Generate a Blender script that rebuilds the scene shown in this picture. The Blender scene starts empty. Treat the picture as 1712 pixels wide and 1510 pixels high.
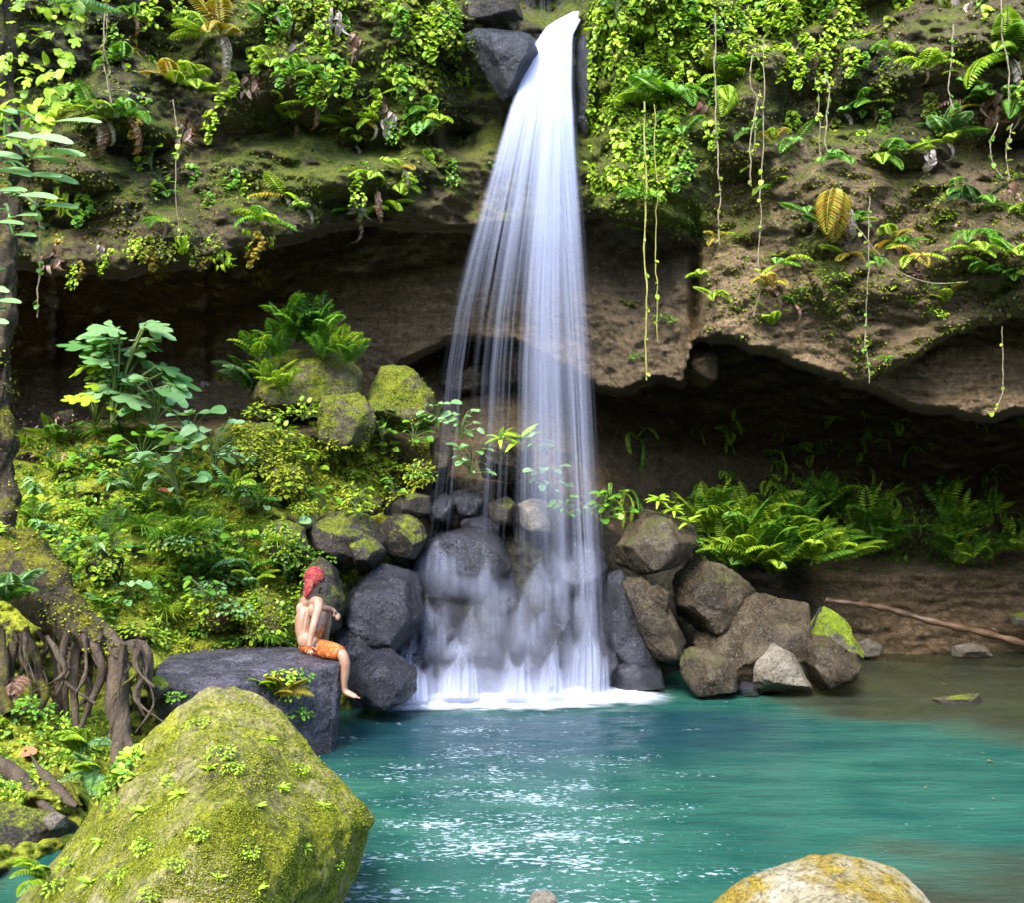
import bpy, bmesh, math, random
import numpy as np
from mathutils import Vector, Matrix
from mathutils.bvhtree import BVHTree

S = bpy.context.scene
C = S.collection
# ------------------------------------------------------------------ camera, world, sun
F, CX, HY, CAMZ = 1700.0, 856.0, 837.0, 2.5      # focal length and horizon in photo pixels, eye height in metres
cam_d = bpy.data.cameras.new('camera'); cam = bpy.data.objects.new('camera', cam_d); C.objects.link(cam)
cam.location = (0, 0, CAMZ); cam.rotation_euler = (math.radians(90), 0, 0)
cam_d.sensor_width = 36; cam_d.lens = 36 * F / 1712; cam_d.shift_y = (HY - 755) / 1712
cam_d.clip_start = 0.05; cam_d.clip_end = 500
S.camera = cam
S.render.resolution_x, S.render.resolution_y = 1024, 904
SUN_EL, SUN_AZ = math.radians(48), math.radians(200)      # azimuth clockwise from +Y: behind the camera, to the left
w = bpy.data.worlds.new('World'); S.world = w; w.use_nodes = True
nt = w.node_tree; bg = nt.nodes['Background']
sky = nt.nodes.new('ShaderNodeTexSky'); sky.sky_type = 'NISHITA'; sky.sun_disc = False
sky.sun_elevation = SUN_EL; sky.sun_rotation = SUN_AZ
nt.links.new(sky.outputs[0], bg.inputs[0]); bg.inputs[1].default_value = 0.15
sl = bpy.data.lights.new('sun', 'SUN'); sl.energy = 1.25; sl.angle = math.radians(24); sl.color = (1, .96, .88)
so = bpy.data.objects.new('sun', sl); C.objects.link(so)
sd = Vector((math.sin(SUN_AZ) * math.cos(SUN_EL), math.cos(SUN_AZ) * math.cos(SUN_EL), math.sin(SUN_EL)))
so.rotation_euler = sd.to_track_quat('Z', 'Y').to_euler(); so.location = sd * 30
S.view_settings.view_transform = 'Standard'; S.view_settings.look = 'None'
S.view_settings.exposure = 2.72; S.view_settings.gamma = 1
S.cycles.use_denoising = True
S.cycles.max_bounces = 8; S.cycles.transparent_max_bounces = 32; S.cycles.diffuse_bounces = 5
S.cycles.caustics_reflective = False; S.cycles.caustics_refractive = False

# ------------------------------------------------------------------ helpers
def up(px, py, D):
    return np.array(((px - CX) / F * D, D, CAMZ + (HY - py) / F * D))
def V(px, py, D): return Vector(up(px, py, D))
_r = np.random.RandomState(7)
_perm = np.concatenate([_r.permutation(256)] * 3)
_grad = _r.normal(size=(256, 3)); _grad /= np.linalg.norm(_grad, axis=1)[:, None]
def perlin(P):
    P = np.asarray(P, float); i = np.floor(P).astype(int); f = P - i; i &= 255
    u = f * f * f * (f * (f * 6 - 15) + 10)
    def g(dx, dy, dz):
        h = _perm[_perm[_perm[(i[:, 0] + dx) & 255] + ((i[:, 1] + dy) & 255)] + ((i[:, 2] + dz) & 255)]
        return ((f - (dx, dy, dz)) * _grad[h]).sum(1)
    a = g(0,0,0) * (1 - u[:, 0]) + g(1,0,0) * u[:, 0]; b = g(0,1,0) * (1 - u[:, 0]) + g(1,1,0) * u[:, 0]
    c = g(0,0,1) * (1 - u[:, 0]) + g(1,0,1) * u[:, 0]; d = g(0,1,1) * (1 - u[:, 0]) + g(1,1,1) * u[:, 0]
    e = a * (1 - u[:, 1]) + b * u[:, 1]; h = c * (1 - u[:, 1]) + d * u[:, 1]
    return e * (1 - u[:, 2]) + h * u[:, 2]
def fbm(P, sc=1, oc=4, gain=.5, ridge=False):
    P = np.asarray(P, float) * sc; a = 1; t = 0
    for k in range(oc):
        n = perlin(P + k * 17.3); t = t + a * ((0.35 - np.abs(n)) * 1.6 if ridge else n * 1.6); a *= gain; P = P * 2.03
    return t
def smooth(x, a, b):
    t = np.clip((x - a) / (b - a), 0, 1); return t * t * (3 - 2 * t)
def tag(o, label=None, cat=None, group=None, kind=None):
    if label: o['label'] = label
    if cat: o['category'] = cat
    if group: o['group'] = group
    if kind: o['kind'] = kind
    return o
def mesh(name, v, f, mat, smooth_=True, attrs=None):
    """v (n,3) array, f (m,3|4) int array or list of arrays"""
    me = bpy.data.meshes.new(name); v = np.asarray(v, np.float32)
    fs = f if isinstance(f, list) else [f]
    fs = [np.asarray(a, np.int32) for a in fs if len(a)]
    me.vertices.add(len(v)); me.vertices.foreach_set('co', v.ravel())
    lv = np.concatenate([a.ravel() for a in fs]); tot = np.concatenate([np.full(len(a), a.shape[1], np.int32) for a in fs])
    st = np.concatenate([[0], np.cumsum(tot)[:-1]]).astype(np.int32)
    me.loops.add(len(lv)); me.loops.foreach_set('vertex_index', lv)
    me.polygons.add(len(tot)); me.polygons.foreach_set('loop_start', st); me.polygons.foreach_set('loop_total', tot)
    me.polygons.foreach_set('use_smooth', np.full(len(tot), smooth_))
    for k, a in (attrs or {}).items():
        at = me.attributes.new(k, 'FLOAT', 'POINT'); at.data.foreach_set('value', np.asarray(a, np.float32))
    me.update(calc_edges=True); me.materials.append(mat); return me
def obj(name, me, parent=None, loc=None):
    o = bpy.data.objects.new(name, me); C.objects.link(o)
    if loc is not None: o.location = loc
    if parent: o.parent = parent
    return o
BV, BF, BN = [], [], [0]          # everything plants can grow on
def solid(v, f):
    BV.append(np.asarray(v)); BF.extend((np.asarray(f) + BN[0]).tolist()); BN[0] += len(v)

# ------------------------------------------------------------------ materials
class NT:
    def __init__(s, name):
        s.m = bpy.data.materials.new(name); s.m.use_nodes = True; s.t = s.m.node_tree
        s.b = s.t.nodes['Principled BSDF']; s.out = s.t.nodes['Material Output']
    def n(s, typ, **k):
        x = s.t.nodes.new('ShaderNode' + typ)
        for a, b in k.items():
            if a.startswith('_'): x.inputs[a[1:].replace('_', ' ')].default_value = b
            else: setattr(x, a, b)
        return x
    def l(s, a, b): s.t.links.new(a, b)
    def pos(s, scale=(1, 1, 1)):
        g = s.n('NewGeometry'); m = s.n('Mapping'); m.inputs['Scale'].default_value = scale
        s.l(g.outputs['Position'], m.inputs['Vector']); return m.outputs[0]
    def noise(s, vec, sc, det=5, rough=.55, dist=0.0):
        x = s.n('TexNoise'); s.l(vec, x.inputs['Vector'])
        x.inputs['Scale'].default_value = sc; x.inputs['Detail'].default_value = det
        x.inputs['Roughness'].default_value = rough; x.inputs['Distortion'].default_value = dist
        return x.outputs['Fac']
    def ramp(s, fac, stops, interp='LINEAR'):
        x = s.n('ValToRGB'); x.color_ramp.interpolation = interp; e = x.color_ramp.elements
        while len(e) < len(stops): e.new(.5)
        for i, (p, c) in enumerate(stops):
            e[i].position = p; e[i].color = (c, c, c, 1) if isinstance(c, (int, float)) else (*c, 1)
        s.l(fac, x.inputs[0]); return x.outputs[0]
    def mix(s, fac, a, b, typ='MIX'):
        x = s.n('Mix', data_type='RGBA', blend_type=typ)
        for i, v in ((0, fac), (6, a), (7, b)):
            if hasattr(v, 'is_linked'): s.l(v, x.inputs[i])
            else: x.inputs[i].default_value = v if i == 0 else (*v, 1)
        return x.outputs[2]
    def math(s, op, a, b=0, c=0):
        x = s.n('Math', operation=op)
        for i, v in enumerate((a, b, c)):
            if hasattr(v, 'is_linked'): s.l(v, x.inputs[i])
            else: x.inputs[i].default_value = v
        return x.outputs[0]
    def attr(s, name):
        x = s.n('Attribute', attribute_name=name); return x.outputs['Fac']
    def bump(s, h, dist, strength=1, prev=None):
        x = s.n('Bump'); x.inputs['Distance'].default_value = dist; x.inputs['Strength'].default_value = strength
        s.l(h, x.inputs['Height'])
        if prev: s.l(prev, x.inputs['Normal'])
        return x.outputs[0]

def rock_mat(name, c1, c2, c3, moss=0.0, m1=(.10, .16, .012), m2=(.26, .30, .02), rough=.75, attr=False, vsc=1.0, spots=0, up=.55):
    """three rock tones, mossy where faces look up and where noise is high"""
    k = NT(name); p = k.pos()
    n1 = k.noise(p, 2.2 * vsc, 8, .62); n2 = k.noise(p, 11 * vsc, 6, .7); n3 = k.noise(p, 48, 4, .7)
    col = k.ramp(n1, [(.32, c1), (.5, c2), (.68, c3)])
    col = k.mix(k.ramp(n2, [(.35, .0), (.7, .55)]), col, c1)
    col = k.mix(k.math('MULTIPLY', k.ramp(n3, [(.56, 0), (.7, 1)]), .45), col, tuple(min(1, x * 2.2 + .02) for x in c3))
    if spots:
        vo = k.n('TexVoronoi'); k.l(p, vo.inputs['Vector']); vo.inputs['Scale'].default_value = 9
        col = k.mix(k.math('MULTIPLY', k.ramp(vo.outputs['Distance'], [(.12, 1), (.3, 0)]), spots), col, (.5, .48, .42))
    g = k.n('NewGeometry'); sp = k.n('SeparateXYZ'); k.l(g.outputs['Normal'], sp.inputs[0])
    nm = k.noise(p, 1.7, 7, .66)
    mm = k.math('ADD', k.math('MULTIPLY', sp.outputs[2], up), k.math('MULTIPLY', k.math('SUBTRACT', nm, .5), 3.0))
    mm = k.math('ADD', mm, k.math('MULTIPLY', k.math('SUBTRACT', n2, .5), 1.3))
    if attr: mm = k.math('ADD', mm, k.math('MULTIPLY', k.math('SUBTRACT', k.attr('moss'), .5), 3.0))
    else: mm = k.math('ADD', mm, (moss - .5) * 3.0)
    mf = k.ramp(mm, [(.35, 0), (.75, 1)])
    mcol = k.mix(k.ramp(k.noise(p, 6, 6, .75), [(.35, 0), (.65, 1)]), m1, m2)
    mcol = k.mix(k.ramp(k.noise(p, 60, 3, .7), [(.4, 0), (.62, .65)]), mcol, tuple(x * .3 for x in m1))
    if attr:
        mcol = k.mix(k.attr('lush'), mcol, k.mix(k.ramp(k.noise(p, 7, 5, .75), [(.35, 0), (.65, 1)]), (.17, .23, .012), (.54, .56, .04)))
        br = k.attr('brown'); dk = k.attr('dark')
        st = k.noise(k.pos((.6, .6, 5)), 2.2, 7, .7, 1.2)
        bcol = k.ramp(st, [(.3, (.11, .068, .034)), (.5, (.34, .215, .115)), (.72, (.54, .38, .22))])
        bcol = k.mix(k.ramp(n2, [(.35, 0), (.65, .6)]), bcol, (.09, .07, .035))
        col = k.mix(br, col, bcol)
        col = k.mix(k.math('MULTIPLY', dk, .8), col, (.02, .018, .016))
    col = k.mix(mf, col, mcol)
    k.l(col, k.b.inputs['Base Color'])
    r = k.mix(mf, k.ramp(n2, [(.3, rough * .55), (.7, rough)]), (.95, .95, .95)); k.l(r, k.b.inputs['Roughness'])
    k.b.inputs['Specular IOR Level'].default_value = .8 if rough < .2 else .5 if rough < .5 else .35
    col = k.mix(k.ramp(k.noise(p, 26, 5, .75), [(.38, .62), (.52, 0)]), col, (.004, .004, .002))
    col = k.mix(k.ramp(k.noise(p, 34, 4, .75), [(.58, 0), (.70, .5)]), col, tuple(min(.6, x * 2.0 + .02) for x in m2) if (attr or moss > .5) else tuple(min(.6, x * 1.8 + .02) for x in c3))
    k.l(col, k.b.inputs['Base Color'])
    b = k.bump(n1, .10, .9); b = k.bump(n2, .06, 1, b); b = k.bump(k.noise(p, 26, 5, .75), .035, 1, b); b = k.bump(k.noise(p, 90, 3, .7), .012, 1, b)
    k.l(b, k.b.inputs['Normal']); return k.m

def leaf_mat(name, cols, rough=.42, trans=.35, back=None):
    k = NT(name); g = k.n('NewGeometry'); oi = k.n('ObjectInfo')
    f = k.math('FRACT', k.math('ADD', g.outputs['Random Per Island'], k.math('MULTIPLY', oi.outputs['Random'], .35)))
    n = len(cols); col = k.ramp(f, [(i / max(1, n - 1), c) for i, c in enumerate(cols)])
    nn = k.noise(k.pos(), 30, 3, .6); col = k.mix(k.ramp(nn, [(.35, 0), (.7, .4)]), col, tuple(x * .45 for x in cols[0]))
    k.l(col, k.b.inputs['Base Color']); k.b.inputs['Roughness'].default_value = rough
    k.b.inputs['Specular IOR Level'].default_value = .4
    tr = k.n('BsdfTranslucent'); tc = k.mix(1, col, (1.0, 1.0, .35), 'MULTIPLY'); k.l(tc, tr.inputs[0])
    mx = k.n('MixShader'); mx.inputs[0].default_value = trans
    k.l(k.b.outputs[0], mx.inputs[1]); k.l(tr.outputs[0], mx.inputs[2]); k.l(mx.outputs[0], k.out.inputs[0])
    return k.m
def plain_mat(name, c1, c2, rough=.6, sc=12, bump=.004, stretch=(1, 1, 1)):
    k = NT(name); p = k.pos(stretch); n = k.noise(p, sc, 6, .65)
    k.l(k.ramp(n, [(.3, c1), (.7, c2)]), k.b.inputs['Base Color']); k.b.inputs['Roughness'].default_value = rough
    k.l(k.bump(k.noise(p, sc * 3, 4, .7), bump), k.b.inputs['Normal']); return k.m

M = {}
M['cliff'] = rock_mat('cliff_rock', (.008, .007, .004), (.045, .036, .015), (.12, .095, .035), attr=True, m1=(.05, .075, .008), m2=(.21, .23, .02), up=.4)
M['wet'] = rock_mat('wet_black_rock', (.006, .006, .009), (.020, .019, .027), (.06, .056, .078), moss=.10, rough=.13)
M['dark'] = rock_mat('dark_rock', (.010, .008, .007), (.042, .033, .027), (.13, .10, .085), moss=.52, m1=(.12, .16, .012), m2=(.36, .40, .03), rough=.6)
M['slab'] = rock_mat('slab_rock', (.03, .028, .036), (.11, .10, .125), (.24, .22, .27), moss=.10, rough=.30, vsc=1.6)
M['grey'] = rock_mat('grey_brown_rock', (.018, .012, .006), (.08, .056, .030), (.20, .155, .09), moss=.46, rough=.28, m1=(.07,.08,.012), m2=(.16,.17,.03))
M['tan'] = rock_mat('tan_rock', (.16, .13, .09), (.27, .23, .17), (.40, .35, .27), moss=.05, rough=.7)
M['mossy'] = rock_mat('mossy_rock', (.05, .045, .02), (.16, .13, .07), (.34, .28, .16), moss=.66, m1=(.11, .16, .010), m2=(.36, .38, .02))
M['limemoss'] = rock_mat('lime_moss_rock', (.05, .045, .03), (.11, .10, .07), (.22, .2, .15), moss=.6, m1=(.16, .25, .01), m2=(.40, .50, .02))
M['fore'] = rock_mat('foreground_mossy_rock', (.10, .08, .02), (.38, .33, .10), (.62, .52, .28), moss=.68, m1=(.13, .16, .008), m2=(.56, .56, .03), up=.1)
M['ochre'] = rock_mat('ochre_lichen_rock', (.30, .24, .12), (.55, .46, .28), (.66, .60, .46), moss=.62, m1=(.36, .22, .02), m2=(.58, .44, .06), up=.3)
M['bark'] = plain_mat('bark', (.025, .016, .009), (.13, .09, .055), .8, 9, .05, (1, 1, .3))
M['mossbark'] = rock_mat('mossy_bark', (.025, .016, .009), (.08, .055, .03), (.15, .11, .06), moss=.58, m1=(.14, .14, .01), m2=(.36, .33, .02), vsc=1.6)
M['vine'] = plain_mat('vine_bark', (.10, .075, .04), (.26, .21, .12), .7, 30, .001)
M['vinegreen'] = plain_mat('green_vine', (.14, .15, .03), (.32, .27, .05), .6, 20, .001)
M['log'] = plain_mat('wet_log', (.03, .018, .01), (.13, .075, .04), .45, 9, .01, (.3, 1, 1))
M['scratch'] = plain_mat('scratched_stone', (.14, .10, .06), (.26, .19, .12), .9, 30)
M['pipe'] = plain_mat('black_stick', (.01, .01, .01), (.03, .03, .03), .25, 9, .001)
M['lime'] = leaf_mat('lime_leaf', [(.18, .34, .02), (.36, .54, .03), (.50, .64, .05), (.26, .46, .03)])
M['green'] = leaf_mat('green_leaf', [(.07, .20, .02), (.16, .36, .03), (.26, .50, .04)])
M['cool'] = leaf_mat('blue_green_leaf', [(.12, .30, .08), (.25, .45, .17), (.40, .58, .28)], rough=.35)
M['deep'] = leaf_mat('deep_green_leaf', [(.015, .05, .012), (.03, .10, .02), (.06, .15, .03)])
M['olive'] = leaf_mat('olive_leaf', [(.10, .13, .012), (.18, .22, .02), (.28, .32, .03)])
M['yellow'] = leaf_mat('yellow_leaf', [(.30, .32, .03), (.50, .36, .04), (.42, .24, .05)])
M['dead'] = leaf_mat('dead_leaf', [(.16, .07, .04), (.34, .19, .13), (.50, .36, .28), (.26, .11, .07)], rough=.8, trans=.2)
M['pale'] = leaf_mat('pale_dead_leaf', [(.34, .27, .24), (.55, .48, .44), (.45, .33, .26)], rough=.8, trans=.2)
M['red'] = leaf_mat('red_dead_leaf', [(.5, .12, .05), (.62, .22, .10)], rough=.7, trans=.2)
M['mossfuzz'] = leaf_mat('moss_tuft', [(.18, .22, .012), (.36, .42, .02), (.54, .56, .04), (.26, .34, .02)], rough=.8)
M['slopeleaf'] = leaf_mat('ground_cover_leaf', [(.09, .22, .02), (.22, .42, .03), (.42, .56, .03), (.54, .62, .05), (.16, .36, .09)])

# ------------------------------------------------------------------ cliff, cave, banks: one rock relief with real depth
COLS = [  # px : ten (py, depth) knots: top, brow, lip, roof, wall foot, floor/recess, bank top, bank foot, waterline, below
 (-900, [(-900,10),(0,8),(430,7.6),(442,10),(640,10),(690,9.5),(760,9),(1090,7),(1491,6.5),(2200,6.4)]),
 (-250, [(-900,13.2),(0,11.4),(432,11),(446,14),(640,14.2),(688,13.6),(740,11.6),(1050,9),(1470,6.7),(2100,6.5)]),
 (0,    [(-900,14.5),(0,12.6),(436,12.2),(450,15.5),(600,15.6),(688,15.2),(720,13.2),(1000,10.2),(1450,6.93),(2000,6.8)]),
 (130,  [(-900,14.8),(0,12.9),(448,12.5),(460,15.7),(610,15.8),(690,15.2),(722,13.2),(1080,9.8),(1400,7.55),(1900,7.4)]),
 (235,  [(-900,15),(0,13.1),(446,12.7),(458,15.8),(620,15.9),(690,15.2),(715,13.2),(1090,10.3),(1300,9.2),(1800,9)]),
 (300,  [(-900,15),(0,13.2),(440,12.8),(452,15.9),(630,15.9),(690,15.2),(720,13.1),(1080,10.9),(1250,10.3),(1700,10.2)]),
 (450,  [(-900,15.1),(0,13.4),(402,13.1),(414,16),(640,15.9),(680,15.1),(735,13),(1075,11.3),(1210,11.3),(1700,11.2)]),
 (560,  [(-900,15.2),(0,13.6),(370,13.3),(382,16),(630,15.9),(665,15.2),(720,13.8),(1050,11.8),(1190,12.0),(1600,11.9)]),
 (640,  [(-900,15.3),(0,13.7),(368,13.5),(380,15.9),(618,15.7),(640,15.9),(760,14.2),(1000,12.9),(1180,12.4),(1550,12.3)]),
 (700,  [(-900,15.3),(0,13.7),(376,13.6),(388,15.8),(588,15.5),(598,17.2),(780,14.8),(930,13.8),(1172,12.8),(1500,12.7)]),
 (760,  [(-900,15.5),(0,13.9),(376,13.8),(386,15.7),(560,15.4),(570,17.3),(800,14.9),(920,13.9),(1166,12.95),(1500,12.9)]),
 (860,  [(-900,15.5),(-20,14.1),(372,14.2),(384,15.4),(566,15.2),(576,17.3),(810,14.9),(920,13.9),(1163,13.0),(1500,12.9)]),
 (930,  [(-900,15.5),(-20,14.2),(368,14.1),(380,14.9),(600,14.9),(610,17.3),(820,14.9),(930,13.9),(1160,13.1),(1500,13)]),
 (1000, [(-900,15.2),(0,13.8),(350,13.7),(362,14.5),(645,14.4),(655,17.3),(870,15.2),(950,14.1),(1152,13.5),(1480,13.4)]),
 (1040, [(-900,15.2),(0,13.7),(365,13.5),(376,14.4),(652,14.3),(662,17.4),(900,15.6),(1000,14.5),(1140,14.0),(1480,13.9)]),
 (1100, [(-900,15.1),(0,13.6),(375,13.4),(386,14.3),(624,14.1),(634,17.4),(925,16),(1030,15),(1130,14.5),(1450,14.4)]),
 (1142, [(-900,15.1),(0,13.5),(392,13.3),(402,14.1),(640,13.9),(650,17.5),(930,16.2),(1040,15.2),(1125,14.8),(1450,14.7)]),
 (1160, [(-900,15.1),(0,13.5),(400,13.3),(408,13.8),(572,13.5),(584,17.5),(930,16.4),(1030,15.6),(1120,15),(1450,15)]),
 (1200, [(-900,15.1),(0,13.5),(400,13.3),(410,13.3),(556,13.2),(568,17.5),(930,16.8),(1000,16),(1110,15.6),(1450,15.5)]),
 (1260, [(-900,15),(0,13.5),(420,13.1),(430,13.1),(576,13.0),(588,17.6),(932,17),(960,16.3),(1100,16.2),(1420,16.2)]),
 (1350, [(-900,15),(0,13.4),(450,13.0),(460,13.0),(606,12.9),(616,17.6),(935,17),(960,16.4),(1097,16.4),(1400,16.4)]),
 (1450, [(-900,14.9),(0,13.3),(630,12.9),(636,13.0),(642,13.2),(652,17.6),(935,17),(960,16.4),(1095,16.5),(1400,16.4)]),
 (1500, [(-900,14.9),(0,13.2),(606,12.9),(616,13.8),(664,13.7),(676,17.6),(935,17),(962,16.4),(1093,16.6),(1400,16.5)]),
 (1560, [(-900,14.8),(0,13.1),(572,12.8),(582,13.8),(682,13.6),(694,17.6),(935,17),(962,16.4),(1092,16.7),(1400,16.6)]),
 (1640, [(-900,14.7),(0,13.0),(530,12.7),(540,13.8),(690,13.5),(702,17.6),(935,17),(962,16.4),(1091,16.7),(1400,16.6)]),
 (1712, [(-900,14.6),(0,12.9),(520,12.6),(530,13.7),(682,13.4),(694,17.6),(935,17),(962,16.4),(1090,16.8),(1400,16.7)]),
 (2000, [(-900,13.6),(0,12),(530,11.8),(540,12.8),(690,12.6),(702,16),(935,15.6),(962,15.2),(1110,15.5),(1400,15.4)]),
 (2700, [(-900,11),(0,10),(560,9.6),(570,10.5),(720,10.4),(732,12.5),(960,12),(1000,11.6),(1204,11.5),(1700,11.4)])]
cpx = np.array([c[0] for c in COLS], float); cpy = np.array([[k[0] for k in c[1]] for c in COLS], float); cd = np.array([[k[1] for k in c[1]] for c in COLS], float)
def knots(px):
    return np.array([np.interp(px, cpx, cpy[:, k]) for k in range(10)]), np.array([np.interp(px, cpx, cd[:, k]) for k in range(10)])
gx = np.unique(np.concatenate([np.arange(-900, -40, 20), np.arange(-40, 1760, 4.5), np.arange(1760, 2700, 20)]))
gy = np.unique(np.concatenate([np.arange(-900, -40, 20), np.arange(-40, 1500, 4.5), np.arange(1500, 2200, 22)]))
GX, GY = np.meshgrid(gx, gy)
edge_w = fbm(np.stack([gx / 60, gx * 0, gx * 0], 1), 1, 4) * 9          # ragged lips
D = np.zeros_like(GX); ZN = np.zeros((8,) + GX.shape)
for j, px in enumerate(gx):
    ky, kd = knots(px); ky = ky.copy(); ky[2:6] += edge_w[j] * (0.4 + .6 * (px > 1165 or px < 640))
    D[:, j] = np.interp(gy, ky, kd)
    for i in range(7): ZN[i, :, j] = smooth(gy, ky[i + 1] - 3, ky[i + 1] + 3)
def gauss(cx, cy, sx, sy): return np.exp(-(((GX - cx) / sx) ** 2 + ((GY - cy) / sy) ** 2))
# local relief: hollows (+) and bulges (-)
for cx, cy, sx, sy, a in [(1162, 480, 9, 95, 1.1), (905, -10, 42, 42, 1.6), (700, 120, 70, 70, -.25), (420, 215, 80, 26, .7), (250, 255, 60, 30, .6),
        (1400, 190, 90, 40, .6), (1640, 240, 90, 40, .8), (1420, 330, 90, 60, -.45), (1230, 330, 60, 70, .5), (1060, 450, 60, 60, .5), (760, 230, 40, 40, .9),
        (120, 330, 90, 40, .5), (500, 300, 130, 30, -.35), (300, 60, 60, 120, .35), (1560, 80, 120, 40, -.4), (1250, 110, 90, 60, -.4),
        (640, 250, 90, 18, .4), (1250, 780, 90, 30, -.3), (130, 1150, 85, 90, .9), (1030, 200, 45, 200, -.25), (345, 560, 8, 90, .25), (95, 560, 8, 80, .3)]:
    D += a * gauss(cx, cy, sx, sy)
D = np.maximum(D, 4)
P = np.stack([(GX - CX) / F * D, D, CAMZ + (HY - GY) / F * D], -1).reshape(-1, 3)
lf = fbm(P * (1, 1, 1.5), .55, 4, .55); hf = fbm(P * (1, 1, 1.8), 2.6, 4, .6, True); ff_ = fbm(P * (1, 1, 1.4), 9, 3, .7)
vo_ = np.abs(fbm(P * (1, 1, 2.2), 1.3, 3, .6))
zz = P[:, 2]
upm = 1 - ZN[1].ravel()                       # 1 on the upper cliff
amp = .30 + .35 * upm
rec = (ZN[1] * (1 - ZN[4])).ravel()           # cave wall left / inner wall
Dn = D.ravel() - amp * lf * .9 - (.07 + .03 * upm) * hf - .045 * ff_ + .22 * upm * np.clip(.18 - vo_, 0, 1) - .22 * (ZN[5] * (GX < 720)).ravel() * fbm(P, 2.2, 3, .6)
# strata on the low right bank
strata = np.abs(((zz * 5 + fbm(P, .8, 2) * 1.5) % 1) - .5)
Dn += np.where((GX.ravel() > 1150) & (GY.ravel() > 560), (strata - .25) * .12, 0)
P = np.stack([(GX.ravel() - CX) / F * Dn, Dn, CAMZ + (HY - GY.ravel()) / F * Dn], -1)
ny, nx = GX.shape
idx = np.arange(ny * nx).reshape(ny, nx)
FQ = np.stack([idx[:-1, :-1], idx[1:, :-1], idx[1:, 1:], idx[:-1, 1:]], -1).reshape(-1, 4)
gxx, gyy = GX.ravel(), GY.ravel()
right = smooth(gxx, 1000, 1060); left = 1 - smooth(gxx, 640, 720)
bank = ZN[5].ravel()
moss = .60 * upm + .12 * rec + bank * left * .72 + bank * right * .15
moss += upm * (.30 * np.exp(-((gxx - 1060) / 120) ** 2) + .16 * np.exp(-((gxx - 560) / 160) ** 2) * (gyy < 330) - .06 * ((gxx > 1380) & (gyy > 240)))
moss += ((gxx > 1165) & (gyy > 560) & (gyy < 700)) * rec * .2
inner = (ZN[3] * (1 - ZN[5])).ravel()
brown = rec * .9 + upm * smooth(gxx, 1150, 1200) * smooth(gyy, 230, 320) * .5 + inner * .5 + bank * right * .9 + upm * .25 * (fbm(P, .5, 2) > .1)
dark = inner * smooth(gxx, 560, 700) * .2 - .0 + bank * (1 - left) * (1 - right) * .7 + rec * (1 - smooth(gyy, 400, 520)) * .3 * (gxx < 1150)  # dark also paints shade into the top of the cave wall and the recesses
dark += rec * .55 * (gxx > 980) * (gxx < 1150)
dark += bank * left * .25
mound = bank * smooth(gxx, 640, 700) * (1 - smooth(gxx, 1330, 1380)); brown = brown * (1 - mound); dark = np.maximum(dark, mound); moss = moss * (1 - mound)  # near-black rock here, with the shade of gaps between boulders painted in
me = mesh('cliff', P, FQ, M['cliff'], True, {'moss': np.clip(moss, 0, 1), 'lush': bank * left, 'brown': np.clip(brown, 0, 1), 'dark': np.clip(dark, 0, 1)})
tag(obj('cliff', me), kind='structure')
solid(P, FQ)

# pool bed and the ground under and behind the camera: one sheet
gx2 = np.concatenate([np.linspace(-90, -14, 12), np.linspace(-12, 14, 90), np.linspace(16, 90, 12)]); gy2 = np.concatenate([np.linspace(-90, -12, 12), np.linspace(-10, 24, 110), np.linspace(28, 90, 8)])
X2, Y2 = np.meshgrid(gx2, gy2); P2 = np.stack([X2.ravel(), Y2.ravel(), 0 * X2.ravel()], -1)
bed = -1.5 + 1.25 * smooth(P2[:, 0] + (P2[:, 1] - 12) * .35, 3.2, 6.5) + 1.1 * smooth(-P2[:, 0], 3.2, 4.6) * smooth(-P2[:, 1], -9, -7)
bed = bed + 2.3 * smooth(-P2[:, 1], -5.2, -2.5) + .9 * smooth(-P2[:, 1], 3, 9) * 9 + fbm(P2, .5, 4) * .22  # unseen rise behind the camera, shaped to block low sky light
bed += 6 * smooth(np.abs(P2[:, 0]), 9, 18) * smooth(-P2[:, 1], -9, 0)
P2[:, 2] = bed
i2 = np.arange(len(P2)).reshape(X2.shape)
M['bed'] = rock_mat('pool_bed', (.05, .04, .02), (.13, .10, .05), (.24, .19, .10), moss=.3, m1=(.04,.07,.01), m2=(.10,.13,.02))
tag(obj('ground', mesh('ground', P2, np.stack([i2[:-1, :-1], i2[:-1, 1:], i2[1:, 1:], i2[1:, :-1]], -1).reshape(-1, 4), M['bed'])), kind='structure')

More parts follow.
